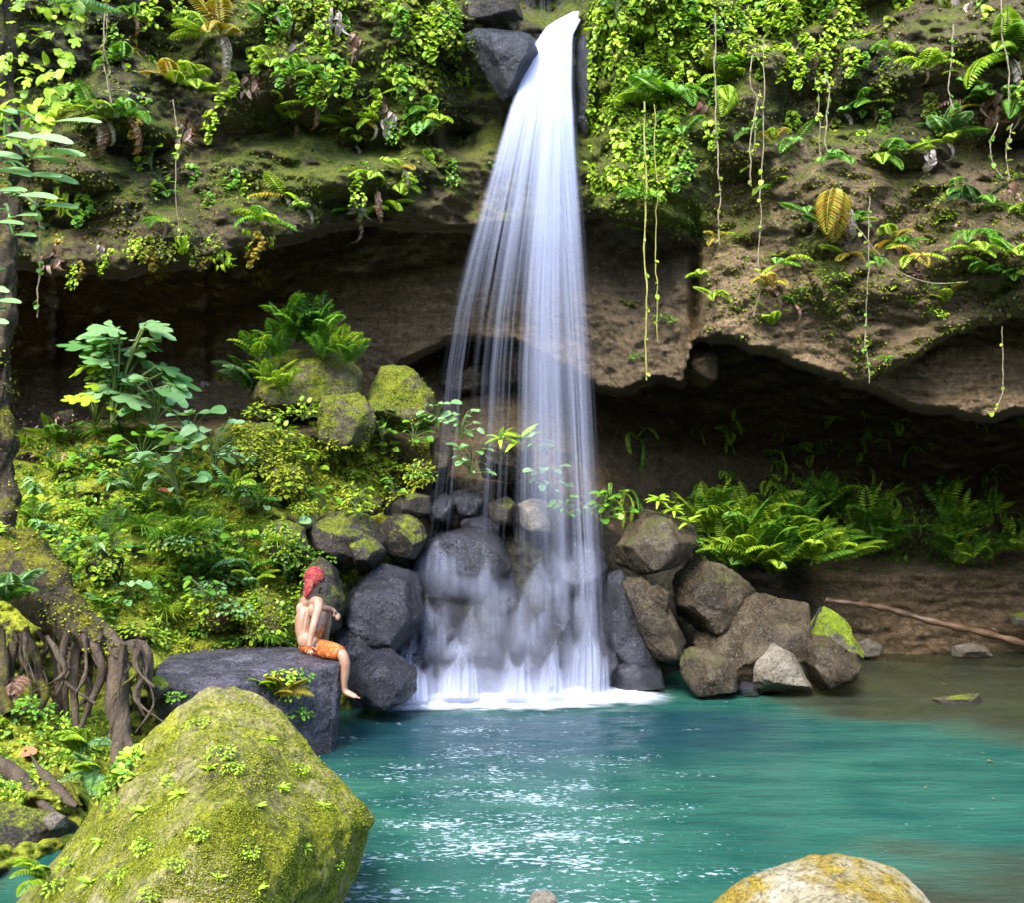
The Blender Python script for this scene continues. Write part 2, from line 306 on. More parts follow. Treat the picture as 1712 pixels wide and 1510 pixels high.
# ------------------------------------------------------------------ boulders
ICO = {}
def ico(n):
    if n not in ICO:
        b = bmesh.new(); bmesh.ops.create_icosphere(b, subdivisions=n, radius=1)
        ICO[n] = (np.array([v.co[:] for v in b.verts]), np.array([[v.index for v in f.verts] for f in b.faces])); b.free()
    return ICO[n]
ROCKS = []
def rock(name, outline, D, th, mat, label, cat='boulder', seed=0, p=30, sub=4, rough=.035, front=.62, drop=.12, group=None, ridge=None, jit=.12, grow=1.07, facets=8):
    """boulder from an outline seen in the photo, given its own distance D and real thickness th"""
    r = random.Random(seed * 77 + len(ROCKS)); ROCKS.append(name)
    o = np.array(outline, float); c = o.mean(0); o = c + (o - c) * grow
    c3 = up(c[0], c[1], D); pts = [up(x, y, D) for x, y in o]
    H = (o[:, 1].max() - o[:, 1].min()) / F * D
    for q in [up(x, y, D) for x, y in o]:
        k = front * (1 + r.uniform(-jit, jit)); a = c3 + (q - c3) * k; a[1] = D - th * .5 * r.uniform(.8, 1.1); a[2] -= drop * H; pts.append(a)
        pass
    for x, y in o:
        k = .84 * (1 + r.uniform(-jit, jit) * .7); pts.append(up(c[0] + (x - c[0]) * k, c[1] + (y - c[1]) * k, D + th * .5 * r.uniform(.8, 1.1)))
    for x, y, dd in (ridge or []): pts.append(up(x, y, D + dd))
    b = bmesh.new()
    for q in pts: b.verts.new(q - c3)
    bmesh.ops.convex_hull(b, input=b.verts); b.normal_update()
    N, h = [], []
    for f in b.faces:
        n = f.normal; d = n.dot(f.verts[0].co)
        if d < 0: n = -n; d = -d
        if f.calc_area() > 1e-5 and d > .01: N.append(n[:]); h.append(d)
    b.free(); N = np.array(N); h = np.array(h)
    PT = np.array([np.array(q) - c3 for q in pts]); rs = np.random.RandomState(seed * 13 + 5); K = rs.normal(size=(facets, 3)); K[:, 1] = -np.abs(K[:, 1]) * .9; K /= np.linalg.norm(K, axis=1)[:, None]
    N = np.vstack([N, K]); h = np.concatenate([h, (PT @ K.T).max(0) * rs.uniform(.62, .88, facets)])
    d, f = ico(sub); q = np.maximum(d @ N.T, 0) / h
    rad = 1 / (((q ** p).sum(1)) ** (1 / p))
    v = d * rad[:, None]; size = rad.mean(); wv = v + c3
    v = v + d * (fbm(wv, 1.1 / size ** .5, 3)[:, None] * rough * 2.2 * size + fbm(wv, 5 / size ** .5, 4, .6, True)[:, None] * rough * size)
    o_ = obj(name, mesh(name, v, f, M[mat] if isinstance(mat, str) else mat), loc=c3)
    tag(o_, label, cat, group); solid(v + c3, f); return o_

rock('boulder', [(20,1530),(130,1385),(240,1265),(340,1180),(390,1154),(446,1168),(500,1228),(570,1310),(624,1372),(604,1445),(560,1560),(400,1640),(150,1640)], 5.6, 2.6, 'fore',
     'huge moss-covered angular boulder filling the lower left corner of the pool', sub=7, p=110, rough=.034, ridge=[(400,1330,-.95), (500,1400,-.8)], front=.42, grow=1.0, facets=1, jit=.04)
rock('boulder', [(1150,1560),(1200,1500),(1265,1462),(1345,1436),(1432,1432),(1495,1450),(1550,1490),(1590,1550),(1400,1660)], 5.2, 1.6, 'ochre',
     'ochre and white lichened boulder top rising at the bottom edge right of centre', sub=6, p=22, rough=.03, grow=1.03, facets=5)
rock('rock', [(882,1512),(893,1492),(915,1488),(930,1500),(935,1530),(900,1545)], 6.1, .25, 'tan', 'small pinkish stone tip breaking the water at the bottom edge', cat='rock', sub=5, p=20)
# the slab the man sits on
def slab():
    top = [(262,1128,9.4),(292,1088,10.9),(360,1084,11.2),(445,1082,11.2),(552,1088,10.75),(572,1100,10.35),(566,1112,10.1),(500,1122,9.8),(430,1124,9.6),(330,1158,9.0)]
    bot = [(268,1230,9.6),(330,1262,9.5),(430,1275,9.7),(552,1262,10.1),(556,1240,10.6),(300,1220,11)]
    pts = [up(*q) for q in top + bot]
    c3 = np.mean(pts, 0); b = bmesh.new()
    for q in pts: b.verts.new(q - c3)
    bmesh.ops.convex_hull(b, input=b.verts); b.normal_update(); N, h = [], []
    for f in b.faces:
        n = f.normal; d = n.dot(f.verts[0].co)
        if d < 0: n = -n; d = -d
        if f.calc_area() > 1e-4 and d > .01: N.append(n[:]); h.append(d)
    b.free(); N = np.array(N); h = np.array(h); d, f = ico(7); q = np.maximum(d @ N.T, 0) / h
    rad = 1 / (((q ** 70).sum(1)) ** (1 / 70)); v = d * rad[:, None]; w_ = v + c3
    v = v + d * (fbm(w_, 1.5, 3)[:, None] * .03 + fbm(w_ * (1, 1.6, 1), 3.2, 4, .6, True)[:, None] * .035)
    o = obj('boulder', mesh('boulder', v, f, M['slab']), loc=c3); solid(v + c3, f)
    tag(o, 'flat-topped dark grey wet slab that the man sits on', 'boulder')
slab()
L = [ # name, outline, D, thickness, material, label
 ('boulder', [(420,700),(438,620),(480,592),(560,590),(612,632),(608,690),(520,705)], 13.9, 1.2, 'mossy', 'low brown mossy mound crowned with dark ferns in front of the cave wall', 12),
 ('boulder', [(250,905),(275,880),(330,878),(350,905),(330,930),(270,930)], 11.0, .6, 'mossy', 'mossy hump sticking out of the green slope above the slab', 12),
 ('boulder', [(440,885),(470,868),(505,885),(515,930),(480,950),(445,930)], 11.8, .7, 'mossy', 'yellow-mossed rock just left of the cracked boulder', 12),
 ('boulder', [(320,1010),(345,990),(390,1000),(400,1035),(370,1055),(325,1045)], 11.0, .6, 'mossy', 'bright moss hump on the bank behind the slab', 10),
 ('boulder', [(430,800),(455,775),(500,780),(510,820),(480,845),(440,835)], 12.4, .6, 'mossy', 'gold mossy rock below the grey-topped boulder', 12),
 ('boulder', [(527,700),(545,660),(585,650),(618,672),(625,710),(612,740),(560,748),(532,735)], 13.2, .8, 'mossy', 'round gold-mossed boulder, left one of the two mossy boulders under the cave', 9),
 ('boulder', [(600,650),(640,618),(690,620),(722,655),(725,700),(700,720),(640,715),(610,690)], 13.9, .9, 'mossy', 'boulder with bright lime moss on top, just left of the falling water', 9),
 ('boulder', [(362,720),(400,708),(455,712),(480,750),(478,800),(430,815),(385,790)], 12.5, .8, 'mossy', 'grey-topped boulder with yellow moss on the green slope above the man', 10),
 ('rock', [(382,820),(402,808),(425,815),(430,838),(405,846),(385,840)], 11.9, .3, 'ochre', 'small orange-tinged stone in the mossy slope', 10),
 ('boulder', [(515,870),(560,850),(620,868),(642,905),(630,935),(580,948),(530,925)], 12.4, .9, 'dark', 'dark boulder with a cracked flat top left of the cascade, largest of its pile', 14),
 ('rock', [(560,832),(600,826),(640,835),(645,858),(600,868),(565,858)], 12.9, .5, 'dark', 'dark stone with a moss cushion on top in the pile left of the falls', 12),
 ('rock', [(640,830),(680,822),(716,832),(718,858),(680,868),(645,860)], 13.1, .5, 'dark', 'grey stone at the right end of the pile beside the falling water', 12),
 ('boulder', [(628,880),(660,862),(700,866),(712,900),(690,930),(645,925)], 12.8, .7, 'dark', 'squarish dark boulder under the stone pile at the left edge of the cascade', 14),
 ('rock', [(480,850),(500,838),(530,845),(535,880),(505,895),(482,880)], 12.3, .5, 'mossy', 'mossy stone at the left end of the stone pile', 9),
 ('rock', [(575,905),(610,895),(648,925),(630,950),(590,950)], 12.1, .6, 'dark', 'low dark stone tucked under the cracked boulder', 12),
 ('boulder', [(505,950),(535,930),(565,955),(575,1000),(570,1050),(530,1060),(510,1010)], 11.6, .7, 'dark', 'upright purple-grey rock directly behind the man', 12),
 ('boulder', [(395,1005),(430,985),(470,1000),(482,1040),(470,1065),(420,1068),(395,1045)], 11.3, .6, 'mossy', 'round mossy boulder on the bank just left of the man', 9),
 ('boulder', [(590,965),(640,945),(700,960),(712,1020),(690,1080),(640,1100),(595,1060),(570,1020)], 12.2, 1.0, 'wet', 'glistening black boulder between the man and the cascade', 9),
 ('boulder', [(600,1100),(650,1080),(690,1120),(690,1165),(640,1185),(590,1175),(575,1140)], 11.6, .8, 'wet', 'wet black rock at the waterline by the foot of the man', 9),
 ('boulder', [(560,1050),(600,1040),(640,1080),(620,1130),(580,1150),(555,1110)], 11.9, .8, 'wet', 'shadowed black rock behind the dangling leg of the man', 9),
 ('boulder', [(735,640),(775,610),(830,612),(840,640),(800,655),(745,655)], 16.4, .8, 'grey', 'pale brown boulder in the hollow behind the falling water', 12),
 ('boulder', [(820,590),(860,565),(930,580),(960,620),(900,645),(835,635)], 16.2, .9, 'grey', 'large brown boulder behind the veil of water, right of the pale one', 12),
 ('boulder', [(795,745),(840,725),(890,735),(895,785),(860,805),(810,795)], 14.2, .8, 'grey', 'brown boulder under the leafy clumps behind the water veil', 14),
 ('rock', [(722,740),(745,728),(760,760),(745,800),(718,790)], 14.0, .6, 'grey', 'narrow brown rock at the left edge of the water veil', 14),
 ('rock', [(672,790),(700,770),(728,785),(720,820),(685,825)], 13.6, .5, 'dark', 'reddish-brown stone below the lime mossy boulder', 12),
 ('boulder', [(755,825),(785,815),(812,825),(815,855),(785,868),(758,858)], 13.9, .5, 'wet', 'rounded purple-black stone at the top of the cascade', 8),
 ('rock', [(715,840),(745,825),(765,850),(755,880),(722,880)], 13.7, .5, 'wet', 'dark wet stone at the upper left of the cascade', 10),
 ('rock', [(815,845),(845,835),(865,850),(860,880),(825,882)], 13.9, .5, 'dark', 'small brown stone between the purple-black stone and the pale wedge rock', 12),
 ('rock', [(862,850),(895,835),(925,850),(930,885),(900,895),(870,880)], 13.9, .5, 'tan', 'pale wedge-shaped rock at the top of the cascade', 16),
 ('rock', [(925,862),(950,845),(985,860),(985,900),(945,905)], 14.1, .5, 'dark', 'reddish wet rock under the densest stream of water', 12),
 ('rock', [(768,872),(800,860),(835,880),(820,905),(780,903)], 13.7, .5, 'wet', 'low black stone in the middle of the cascade crest', 10),
 ('boulder', [(690,930),(720,895),(775,885),(835,900),(860,945),(845,985),(770,995),(700,975)], 13.5, .9, 'wet', 'broad spray-whitened boulder on the upper left of the cascade', 8),
 ('boulder', [(920,935),(960,900),(1000,905),(1012,950),(990,985),(935,980)], 13.6, .9, 'wet', 'rounded boulder where the main stream lands', 7),
 ('boulder', [(700,1025),(735,1005),(775,1015),(785,1055),(750,1080),(705,1070)], 13.1, .6, 'wet', 'round wet boulder halfway down the left of the cascade', 8),
 ('boulder', [(845,1060),(870,1035),(905,1045),(915,1090),(880,1110),(850,1100)], 13.1, .6, 'wet', 'round water-veiled boulder halfway down the middle of the cascade', 8),
 ('boulder', [(900,1030),(940,1010),(960,1040),(955,1100),(920,1110),(898,1080)], 13.0, .6, 'wet', 'squared black rock halfway down the right of the cascade', 12),
 ('boulder', [(940,1020),(985,1010),(1005,1060),(1000,1120),(955,1120)], 13.2, .6, 'wet', 'tall wet rock under the right stream of the cascade', 10),
 ('boulder', [(735,1085),(790,1065),(850,1080),(850,1115),(800,1130),(740,1120)], 13.0, .6, 'wet', 'low white-veiled ledge rock across the foot of the cascade', 9),
 ('rock', [(704,1120),(714,1102),(724,1112),(729,1160),(705,1162)], 12.75, .35, 'wet', 'small upright black rock at the foot of the cascade, leftmost of two', 10),
 ('rock', [(808,1110),(820,1082),(834,1090),(838,1150),(810,1152)], 12.75, .35, 'wet', 'tall upright black rock at the foot of the cascade, middle', 10),
 ('boulder', [(650,1085),(680,1068),(715,1085),(712,1120),(670,1128)], 12.6, .6, 'wet', 'white-veiled rock at the left foot of the cascade', 8),
 ('boulder', [(1024,925),(1052,878),(1082,848),(1102,846),(1150,882),(1168,908),(1130,942),(1075,955),(1030,942)], 13.6, 1.1, 'grey', 'roughly triangular brown boulder topping the rock pile right of the falls', 22),
 ('boulder', [(1122,970),(1150,930),(1205,950),(1262,990),(1242,1022),(1185,1065),(1135,1030)], 13.8, 1.1, 'grey', 'slanting brown boulder under the fern bank, wet on its lower side', 20),
 ('boulder', [(1165,1075),(1200,1035),(1262,1000),(1345,1015),(1360,1055),(1310,1110),(1280,1155),(1235,1150),(1190,1100)], 13.6, 1.3, 'grey', 'largest flat-topped wet boulder of the pile right of the falls', 20),
 ('boulder', [(1262,1158),(1268,1110),(1298,1070),(1312,1075),(1330,1110),(1362,1158)], 12.9, .5, 'tan', 'pale pointed triangular stone standing at the water in front of the rock pile', 16),
 ('boulder', [(1318,1072),(1340,1060),(1385,1068),(1430,1098),(1448,1118),(1430,1142),(1372,1150),(1345,1115)], 13.2, .9, 'grey', 'dark-sided block right of the pale pointed stone', 24),
 ('boulder', [(1350,1060),(1378,1014),(1420,1050),(1445,1100),(1430,1118),(1380,1100)], 13.8, .7, 'limemoss', 'boulder with a lime green moss patch at the right end of the pile', 20),
 ('boulder', [(1138,1085),(1160,1082),(1205,1095),(1228,1122),(1228,1152),(1160,1158),(1140,1130)], 12.9, .8, 'grey', 'low amber-brown wet boulder at the waterline of the right pile', 18),
 ('boulder', [(1036,960),(1070,965),(1110,1010),(1142,1070),(1130,1130),(1100,1120),(1066,1050)], 13.3, .8, 'grey', 'steep wet rock face streaming with glints between cascade and right pile', 16),
 ('rock', [(1072,990),(1100,978),(1118,992),(1122,1020),(1090,1022)], 13.2, .4, 'grey', 'small grey block wedged under the dark gap of the right pile', 20),
 ('boulder', [(1010,965),(1040,960),(1062,1020),(1100,1100),(1105,1140),(1040,1150),(1010,1080)], 13.4, .8, 'wet', 'black wet rock bordering the right side of the cascade', 10),
 ('rock', [(1020,1120),(1060,1105),(1105,1125),(1110,1150),(1030,1152)], 13.1, .4, 'wet', 'low black stone at the right end of the white foam', 10),
 ('rock', [(1228,1150),(1245,1140),(1268,1145),(1268,1162),(1232,1162)], 13.0, .3, 'wet', 'small black stone between the amber boulder and the pale pointed stone', 10),
 ('rock', [(1425,1078),(1450,1068),(1478,1078),(1480,1092),(1430,1098)], 16.0, .5, 'tan', 'pale stone at the far waterline behind the right pile', 14),
 ('rock', [(1585,1084),(1620,1078),(1660,1085),(1662,1097),(1590,1098)], 16.2, .5, 'tan', 'flat pale stone at the foot of the far right bank', 10),
 ('rock', [(1560,1168),(1600,1164),(1640,1160),(1652,1168),(1640,1178),(1570,1178)], 12.6, .3, 'dark', 'low dark rock just breaking the surface at right', 12),
 ('rock', [(1690,1030),(1712,1022),(1740,1030),(1740,1046),(1695,1046)], 15.9, .4, 'limemoss', 'mossy stone on the far bank at the right edge', 9),
 ('boulder', [(780,60),(812,38),(868,42),(905,62),(890,100),(860,150),(840,165),(830,120),(790,80)], 13.3, .8, 'wet', 'dark mossy rock jutting beside the lip of the waterfall', 14),
 ('boulder', [(960,60),(980,30),(1002,40),(1000,130),(985,230),(965,200)], 13.9, .7, 'wet', 'glistening black rock right of the water column at the lip', 14),
 ('boulder', [(770,10),(810,-20),(860,-10),(870,30),(830,50),(780,40)], 13.9, .8, 'dark', 'purple-grey rock at the top edge left of the waterfall lip', 12),
 ('boulder', [(1150,600),(1168,572),(1196,580),(1204,640),(1165,645),(1140,622)], 14.3, .8, 'cliff_b', 'brown blocky rock hanging at the foot of the dark crack', 16),
 ('rock', [(-40,1340),(20,1345),(95,1362),(130,1385),(90,1425),(0,1445),(-40,1430)], 7.4, .7, 'dark', 'grey rounded rock by the dark water at the left edge', 10),
 ('rock', [(72,1368),(92,1358),(108,1366),(106,1382),(80,1384)], 7.2, .2, 'tan', 'small smooth grey stone lying on the rounded rock at left', 8),
 ('rock', [(145,935),(175,915),(205,930),(205,965),(160,975)], 10.6, .4, 'dark', 'brown stone half buried in the green slope left of the man', 12),
 ('rock', [(92,690),(122,685),(128,702),(118,712),(95,708)], 13.0, .3, 'dark', 'small rounded stone on the path above the slope', 9),
 ('rock', [(243,1140),(262,1130),(285,1142),(290,1165),(255,1172)], 9.3, .3, 'limemoss', 'small round yellow-green mossy stone at the left end of the slab', 8),
]
M['cliff_b'] = rock_mat('cliff_block_rock', (.02, .012, .006), (.07, .04, .018), (.14, .10, .05), moss=.2)
rb = random.Random(4)
for i in range(20):
    bx, by = 700 + 300 * ((i * 7) % 20) / 19, 930 + 11 * i; sz = rb.uniform(26, 44); bD = np.interp(by, [920, 1160], [13.75, 12.9])
    L.append(('boulder', [(bx + sz * math.cos(a + rb.uniform(-.2, .2)) * rb.uniform(.8, 1.15), by + sz * .8 * math.sin(a) * rb.uniform(.8, 1.15)) for a in np.linspace(0, 2 * math.pi, 8)[:-1]], bD, .6, 'wet', 'wet black boulder in the stepped mound under the cascade', 8))
for i, (n, o, D_, th, m, lab, p) in enumerate(L):
    big = max(q[0] for q in o) - min(q[0] for q in o) > 75
    rock(n, o, D_, th, m, lab, cat='boulder' if n == 'boulder' else 'rock', seed=i + 3, p=p * 5, group='boulders of the mound under the cascade' if 'stepped mound' in lab else None, sub=6 if (big or D_ < 8) else 5, rough=.05)

# ------------------------------------------------------------------ pool water
wx = np.linspace(-14, 16, 260); wy = np.linspace(-1, 19, 240); WX, WY = np.meshgrid(wx, wy)
wp = np.stack([WX.ravel(), WY.ravel(), 0 * WX.ravel()], -1)
spx = CX + wp[:, 0] / np.maximum(wp[:, 1], 1) * F
dist = np.hypot(wp[:, 0] - .3, (wp[:, 1] - 12.9))
wp[:, 2] = fbm(wp * (1, 2.2, 1), 1.2, 3) * .018 * np.exp(-dist / 6) + fbm(wp, .7, 2) * .006
x_, y_ = wp[:, 0], wp[:, 1]
shallow = np.maximum(smooth(x_ + (y_ - 12) * .45, 3.0, 6.0) * .95, smooth(x_, 2.6, 4.2) * smooth(y_, 10.8, 12.0)) + smooth(-x_, 3.0, 3.8) * smooth(-y_, -8.5, -7.5)
shallow += .8 * np.exp(-((y_ - 6.0) / 1.5) ** 2) * smooth(x_, .8, 2.8)
shallow = shallow + fbm(wp * (1, 1.8, 1), .9, 3) * .25
deepc = np.exp(-(((x_ + .2) / 3.2) ** 2 + ((y_ - 10.8) / 1.5) ** 2))            # dark plunge area
deepc += .9 * np.exp(-(((x_ - 2.0) / .8) ** 2 + ((y_ - 11.3) / .55) ** 2))
deepc = deepc + fbm(wp * (1, 2, 1), .8, 3) * .15
foam = .9 * np.exp(-(((x_ + .1) / 1.7) ** 2)) * smooth(y_, 4.0, 7) * (1 - .45 * smooth(y_, 9.3, 11.5)) + .3 * np.exp(-(((x_ - .4) / 1.5) ** 2 + ((y_ - 7) / 2.6) ** 2))
foam = foam * (1 - smooth(x_, 1.2, 2.6))
k = NT('pool_water'); p = k.pos()
tex = k.pos((1, 2.3, 1))
sh = k.attr('shallow'); de = k.attr('deep'); fo = k.attr('foam')
col = k.mix(k.ramp(k.noise(tex, .9, 4), [(.35, 0), (.65, 1)]), (.010, .064, .048), (.030, .110, .074))
col = k.mix(k.ramp(de, [(.10, 0), (.8, .85)]), col, (.008, .036, .048))
col = k.mix(k.ramp(sh, [(.25, 0), (.8, .92)]), col, (.055, .058, .035))
f1 = k.noise(k.pos((1, 2.2, 1)), 13.0, 4, .66, .6); f2 = k.noise(k.pos((1, 2.2, 1)), 1.3, 3, .5)
ff = k.math('ADD', k.math('MULTIPLY', f1, 1.0), k.math('MULTIPLY', f2, .55)); ff = k.math('ADD', ff, k.math('MULTIPLY', fo, .15))
fm = k.ramp(ff, [(1.055, 0), (1.0, 0)]) if False else k.n('MapRange')
k.l(ff, fm.inputs['Value']); fm.inputs['From Min'].default_value = 1.005; fm.inputs['From Max'].default_value = 1.075
fm = fm.outputs[0]
col = k.mix(fm, col, (.36, .42, .46))
k.l(col, k.b.inputs['Base Color']); k.l(k.math('ADD', k.math('MULTIPLY', fm, .5), .13), k.b.inputs['Roughness'])
k.b.inputs['IOR'].default_value = 1.33
b = k.bump(k.noise(k.pos((1, 3.2, 1)), 2.4, 4, .55, .3), .05, .55); b = k.bump(k.noise(k.pos((1, 3, 1)), 11, 3, .6), .012, .7, b)
k.l(b, k.b.inputs['Normal'])
tr = k.n('BsdfTransparent'); tr.inputs[0].default_value = (.75, .85, .62, 1); mx = k.n('MixShader')
k.l(k.ramp(k.math('MULTIPLY', sh, k.math('SUBTRACT', 1, fm)), [(.5, 0), (1, .5)]), mx.inputs[0]); k.l(k.b.outputs[0], mx.inputs[1]); k.l(tr.outputs[0], mx.inputs[2]); k.l(mx.outputs[0], k.out.inputs[0])
iw = np.arange(len(wp)).reshape(WX.shape)
tag(obj('pool_water', mesh('pool_water', wp, np.stack([iw[:-1, :-1], iw[:-1, 1:], iw[1:, 1:], iw[1:, :-1]], -1).reshape(-1, 4), k.m, True, {'shallow': shallow, 'deep': deepc, 'foam': foam})), kind='structure')

# ------------------------------------------------------------------ falling water
def water_mat(name, su, sv, col=(.54, .575, .74), trl=.45, soft=.18):
    k = NT(name); uv = k.n('UVMap'); mp = k.n('Mapping'); k.l(uv.outputs[0], mp.inputs[0]); mp.inputs['Scale'].default_value = (su, sv, 1)
    n1 = k.noise(mp.outputs[0], 1, 3, .6)
    mp2 = k.n('Mapping'); k.l(uv.outputs[0], mp2.inputs[0]); mp2.inputs['Scale'].default_value = (su * .22, sv * .6, 1); mp2.inputs['Location'].default_value = (3.1, 7.7, 0)
    n2 = k.noise(mp2.outputs[0], 1, 2, .5)
    st = k.math('ADD', k.math('MULTIPLY', n1, .42), k.math('MULTIPLY', n2, .58))
    mr = k.n('MapRange'); k.l(st, mr.inputs['Value'])
    th = k.math('SUBTRACT', .72, k.math('MULTIPLY', k.attr('dens'), .42)); k.l(th, mr.inputs['From Min']); k.l(k.math('ADD', th, soft), mr.inputs['From Max'])
    a = k.math('MULTIPLY', mr.outputs[0], k.attr('opac'))
    di = k.n('BsdfDiffuse'); di.inputs[0].default_value = (*col, 1); tl = k.n('BsdfTranslucent'); tl.inputs[0].default_value = (*col, 1)
    m1 = k.n('MixShader'); m1.inputs[0].default_value = trl; k.l(di.outputs[0], m1.inputs[1]); k.l(tl.outputs[0], m1.inputs[2])
    tr = k.n('BsdfTransparent'); m2 = k.n('MixShader'); k.l(a, m2.inputs[0]); k.l(tr.outputs[0], m2.inputs[1]); k.l(m1.outputs[0], m2.inputs[2])
    k.l(m2.outputs[0], k.out.inputs[0]); return k.m
def sheet(name, mat, lx, rx, y0, y1, Dfun, dens, opac, parent, nu=60, nv=90, seed=0, bulge=.12):
    """curved curtain of water between a left and a right edge curve"""
    u = np.linspace(0, 1, nu); y = np.linspace(y0, y1, nv); U, Y = np.meshgrid(u, y); v = (Y - y0) / (y1 - y0)
    PX = lx(Y) + (rx(Y) - lx(Y)) * U
    Dd = Dfun(PX, Y) - bulge * np.sin(np.pi * U) + .05 * np.sin(U * 37 + seed) * v
    pv = np.stack([(PX - CX) / F * Dd, Dd, CAMZ + (HY - Y) / F * Dd], -1).reshape(-1, 3)
    i = np.arange(nu * nv).reshape(nv, nu); q = np.stack([i[:-1, :-1], i[1:, :-1], i[1:, 1:], i[:-1, 1:]], -1).reshape(-1, 4)
    me = mesh(name, pv, q, mat, True, {'dens': dens(U, v).ravel(), 'opac': opac(U, v).ravel()})
    uvl = me.uv_layers.new(name='UVMap'); lu = np.stack([U.ravel() + seed * 3.3, v.ravel() + seed], -1)[q.ravel()]
    uvl.data.foreach_set('uv', lu.astype(np.float32).ravel())
    return obj(name, me, parent)
wf = obj('waterfall', None, loc=(0, 0, 0)); wf.location = up(870, 1160, 13); WO = Matrix.Translation(wf.location).inverted()
tag(wf, 'tall silky white waterfall pouring from the mossy cliff lip into the turquoise pool', 'waterfall')
ly = lambda Y: np.interp(Y, [18, 40, 70, 110, 170, 240, 340, 430, 520, 620, 760, 900, 1160], [958, 915, 894, 876, 854, 832, 802, 776, 752, 735, 722, 705, 690])
ry = lambda Y: np.interp(Y, [18, 40, 60, 150, 250, 350, 450, 550, 650, 800, 950, 1160], [980, 968, 958, 958, 964, 972, 979, 986, 991, 999, 1008, 1018])
Df = lambda X, Y: np.interp(Y, [18, 40, 90, 200, 400, 1170], [14.1, 13.8, 13.45, 13.2, 13.05, 12.95]) + 0 * X
sm = smooth
M['fall'] = water_mat('falling_water', 24, .6, soft=.34)
M['fall2'] = water_mat('falling_water_fine', 70, .8, soft=.40)
edge = lambda U: sm(U, 0, .10) * (1 - sm(U, .93, 1))
core = lambda U, v: .75 * np.exp(-((U - .90) / .09) ** 2) + .85 * np.exp(-((U - np.interp(v, [0, .5, 1], [.6, .66, .68])) / .12) ** 2)
densA = lambda U, v: np.clip(np.interp(v, [0, .12, .25, .45, .7, 1], [1.4, 1.1, .70, .49, .45, .36]) + core(U, v) * np.interp(v, [0, .4, 1], [.4, .40, .36]), 0, 1.6)
opA = lambda U, v: edge(U) * np.interp(v, [0, .15, .3, .6, .8, 1], [.97, .90, .68, .50, .42, .30]) * (1 - (1 - sm(U, .72, .80)) * sm(v, .64, .82) * .78)
for s in range(3):
    sheet('curtain', M['fall'] if s < 2 else M['fall2'], ly, ry, 18, 1166, lambda X, Y, s=s: Df(X, Y) + (s - 1) * .10, densA, opA, wf, seed=s)
# separate streams at the right side
sheet('stream', M['fall2'], lambda Y: ry(Y) - 52, lambda Y: ry(Y) + 6, 60, 1160, lambda X, Y: Df(X, Y) - .18,
      lambda U, v: .75 + 0 * U, lambda U, v: sm(U, 0, .3) * (1 - sm(U, .7, 1)) * np.interp(v, [0, .2, .7, 1], [.4, .5, .5, .45]), wf, nu=14, seed=5, bulge=.05)
sheet('stream', M['fall2'], lambda Y: ly(Y) + (ry(Y) - ly(Y)) * np.interp(Y, [60, 500, 900], [.5, .58, .66]), lambda Y: ly(Y) + (ry(Y) - ly(Y)) * np.interp(Y, [60, 500, 900], [.8, .80, .84]), 60, 1000, lambda X, Y: Df(X, Y) - .15,
      lambda U, v: .72 + 0 * U, lambda U, v: sm(U, 0, .3) * (1 - sm(U, .7, 1)) * np.interp(v, [0, .3, .8, 1], [.7, .7, .45, .1]), wf, nu=16, seed=6, bulge=.05)
# rills above the lip
for i, (a, b, y0, y1) in enumerate([(872, 898, -40, 30), (900, 925, -60, 48), (930, 950, -50, 30), (948, 968, -60, 26)]):
    sheet('rill', M['fall2'], lambda Y, a=a: a + 0 * Y, lambda Y, b=b: b + 0 * Y, y0, y1, lambda X, Y: 15.0 - .004 * (Y + 60), lambda U, v: .55 + 0 * U,
          lambda U, v: sm(U, 0, .3) * (1 - sm(U, .7, 1)) * .5, wf, nu=8, nv=12, seed=10 + i, bulge=.05)
# cascades over the boulders at the foot
M['casc'] = water_mat('cascade_water', 9, 1.2, soft=.45)
casc = [(662,706,1020,1172,.8),(655,735,1085,1174,1.0),(672,1012,1000,1172,.25),(690,760,985,1075,.6),(728,812,1078,1168,.95),(770,806,1090,1168,.5),(835,905,1080,1166,1.0),(800,850,985,1080,.3),(895,960,1085,1164,.7),(922,938,1040,1150,.9),(948,1010,1015,1160,.95),(958,1000,940,1080,.6),(700,850,935,1010,.5),(870,960,925,1040,.6),(740,800,1060,1110,.6),(860,910,1030,1100,.6),(985,1025,1060,1158,.5),(690,780,890,985,.6),(700,760,1030,1110,.8),(780,870,925,1060,.6),(850,930,985,1090,.7),(760,840,1010,1110,.6),(905,1015,895,1000,.5),(660,1015,1110,1174,.55)]
for i, (a, b, y0, y1, o) in enumerate(casc):
    sheet('cascade', M['casc'], lambda Y, a=a, y0=y0, y1=y1: a + 12 - 22 * ((Y - y0) / (y1 - y0)) ** .6, lambda Y, b=b, y0=y0, y1=y1: b - 12 + 14 * ((Y - y0) / (y1 - y0)) ** .6, y0, y1,
          lambda X, Y, i=i: np.interp(Y, [880, 1000, 1090, 1175], [12.96, 12.72, 12.56, 12.38]) + .006 * i, lambda U, v: .85 + .75 * v, lambda U, v, o=o, y1=y1: sm(U, 0, .28) * (1 - sm(U, .72, 1)) * sm(v, .35 * np.abs(np.sin(U * 5 + y0)), .12 + .40 * np.abs(np.sin(U * 5 + y0))) * o * (.50 + .40 * v) * (.72 if y0 < 1060 else 1) * ((1 - sm(v, .45, 1)) if y1 < 1150 else 1), wf, nu=26, nv=30, seed=20 + i, bulge=.18)
for o in wf.children: o.matrix_parent_inverse = WO
d, f = ico(4); mv = d * (1.65, .62, 1.2); 
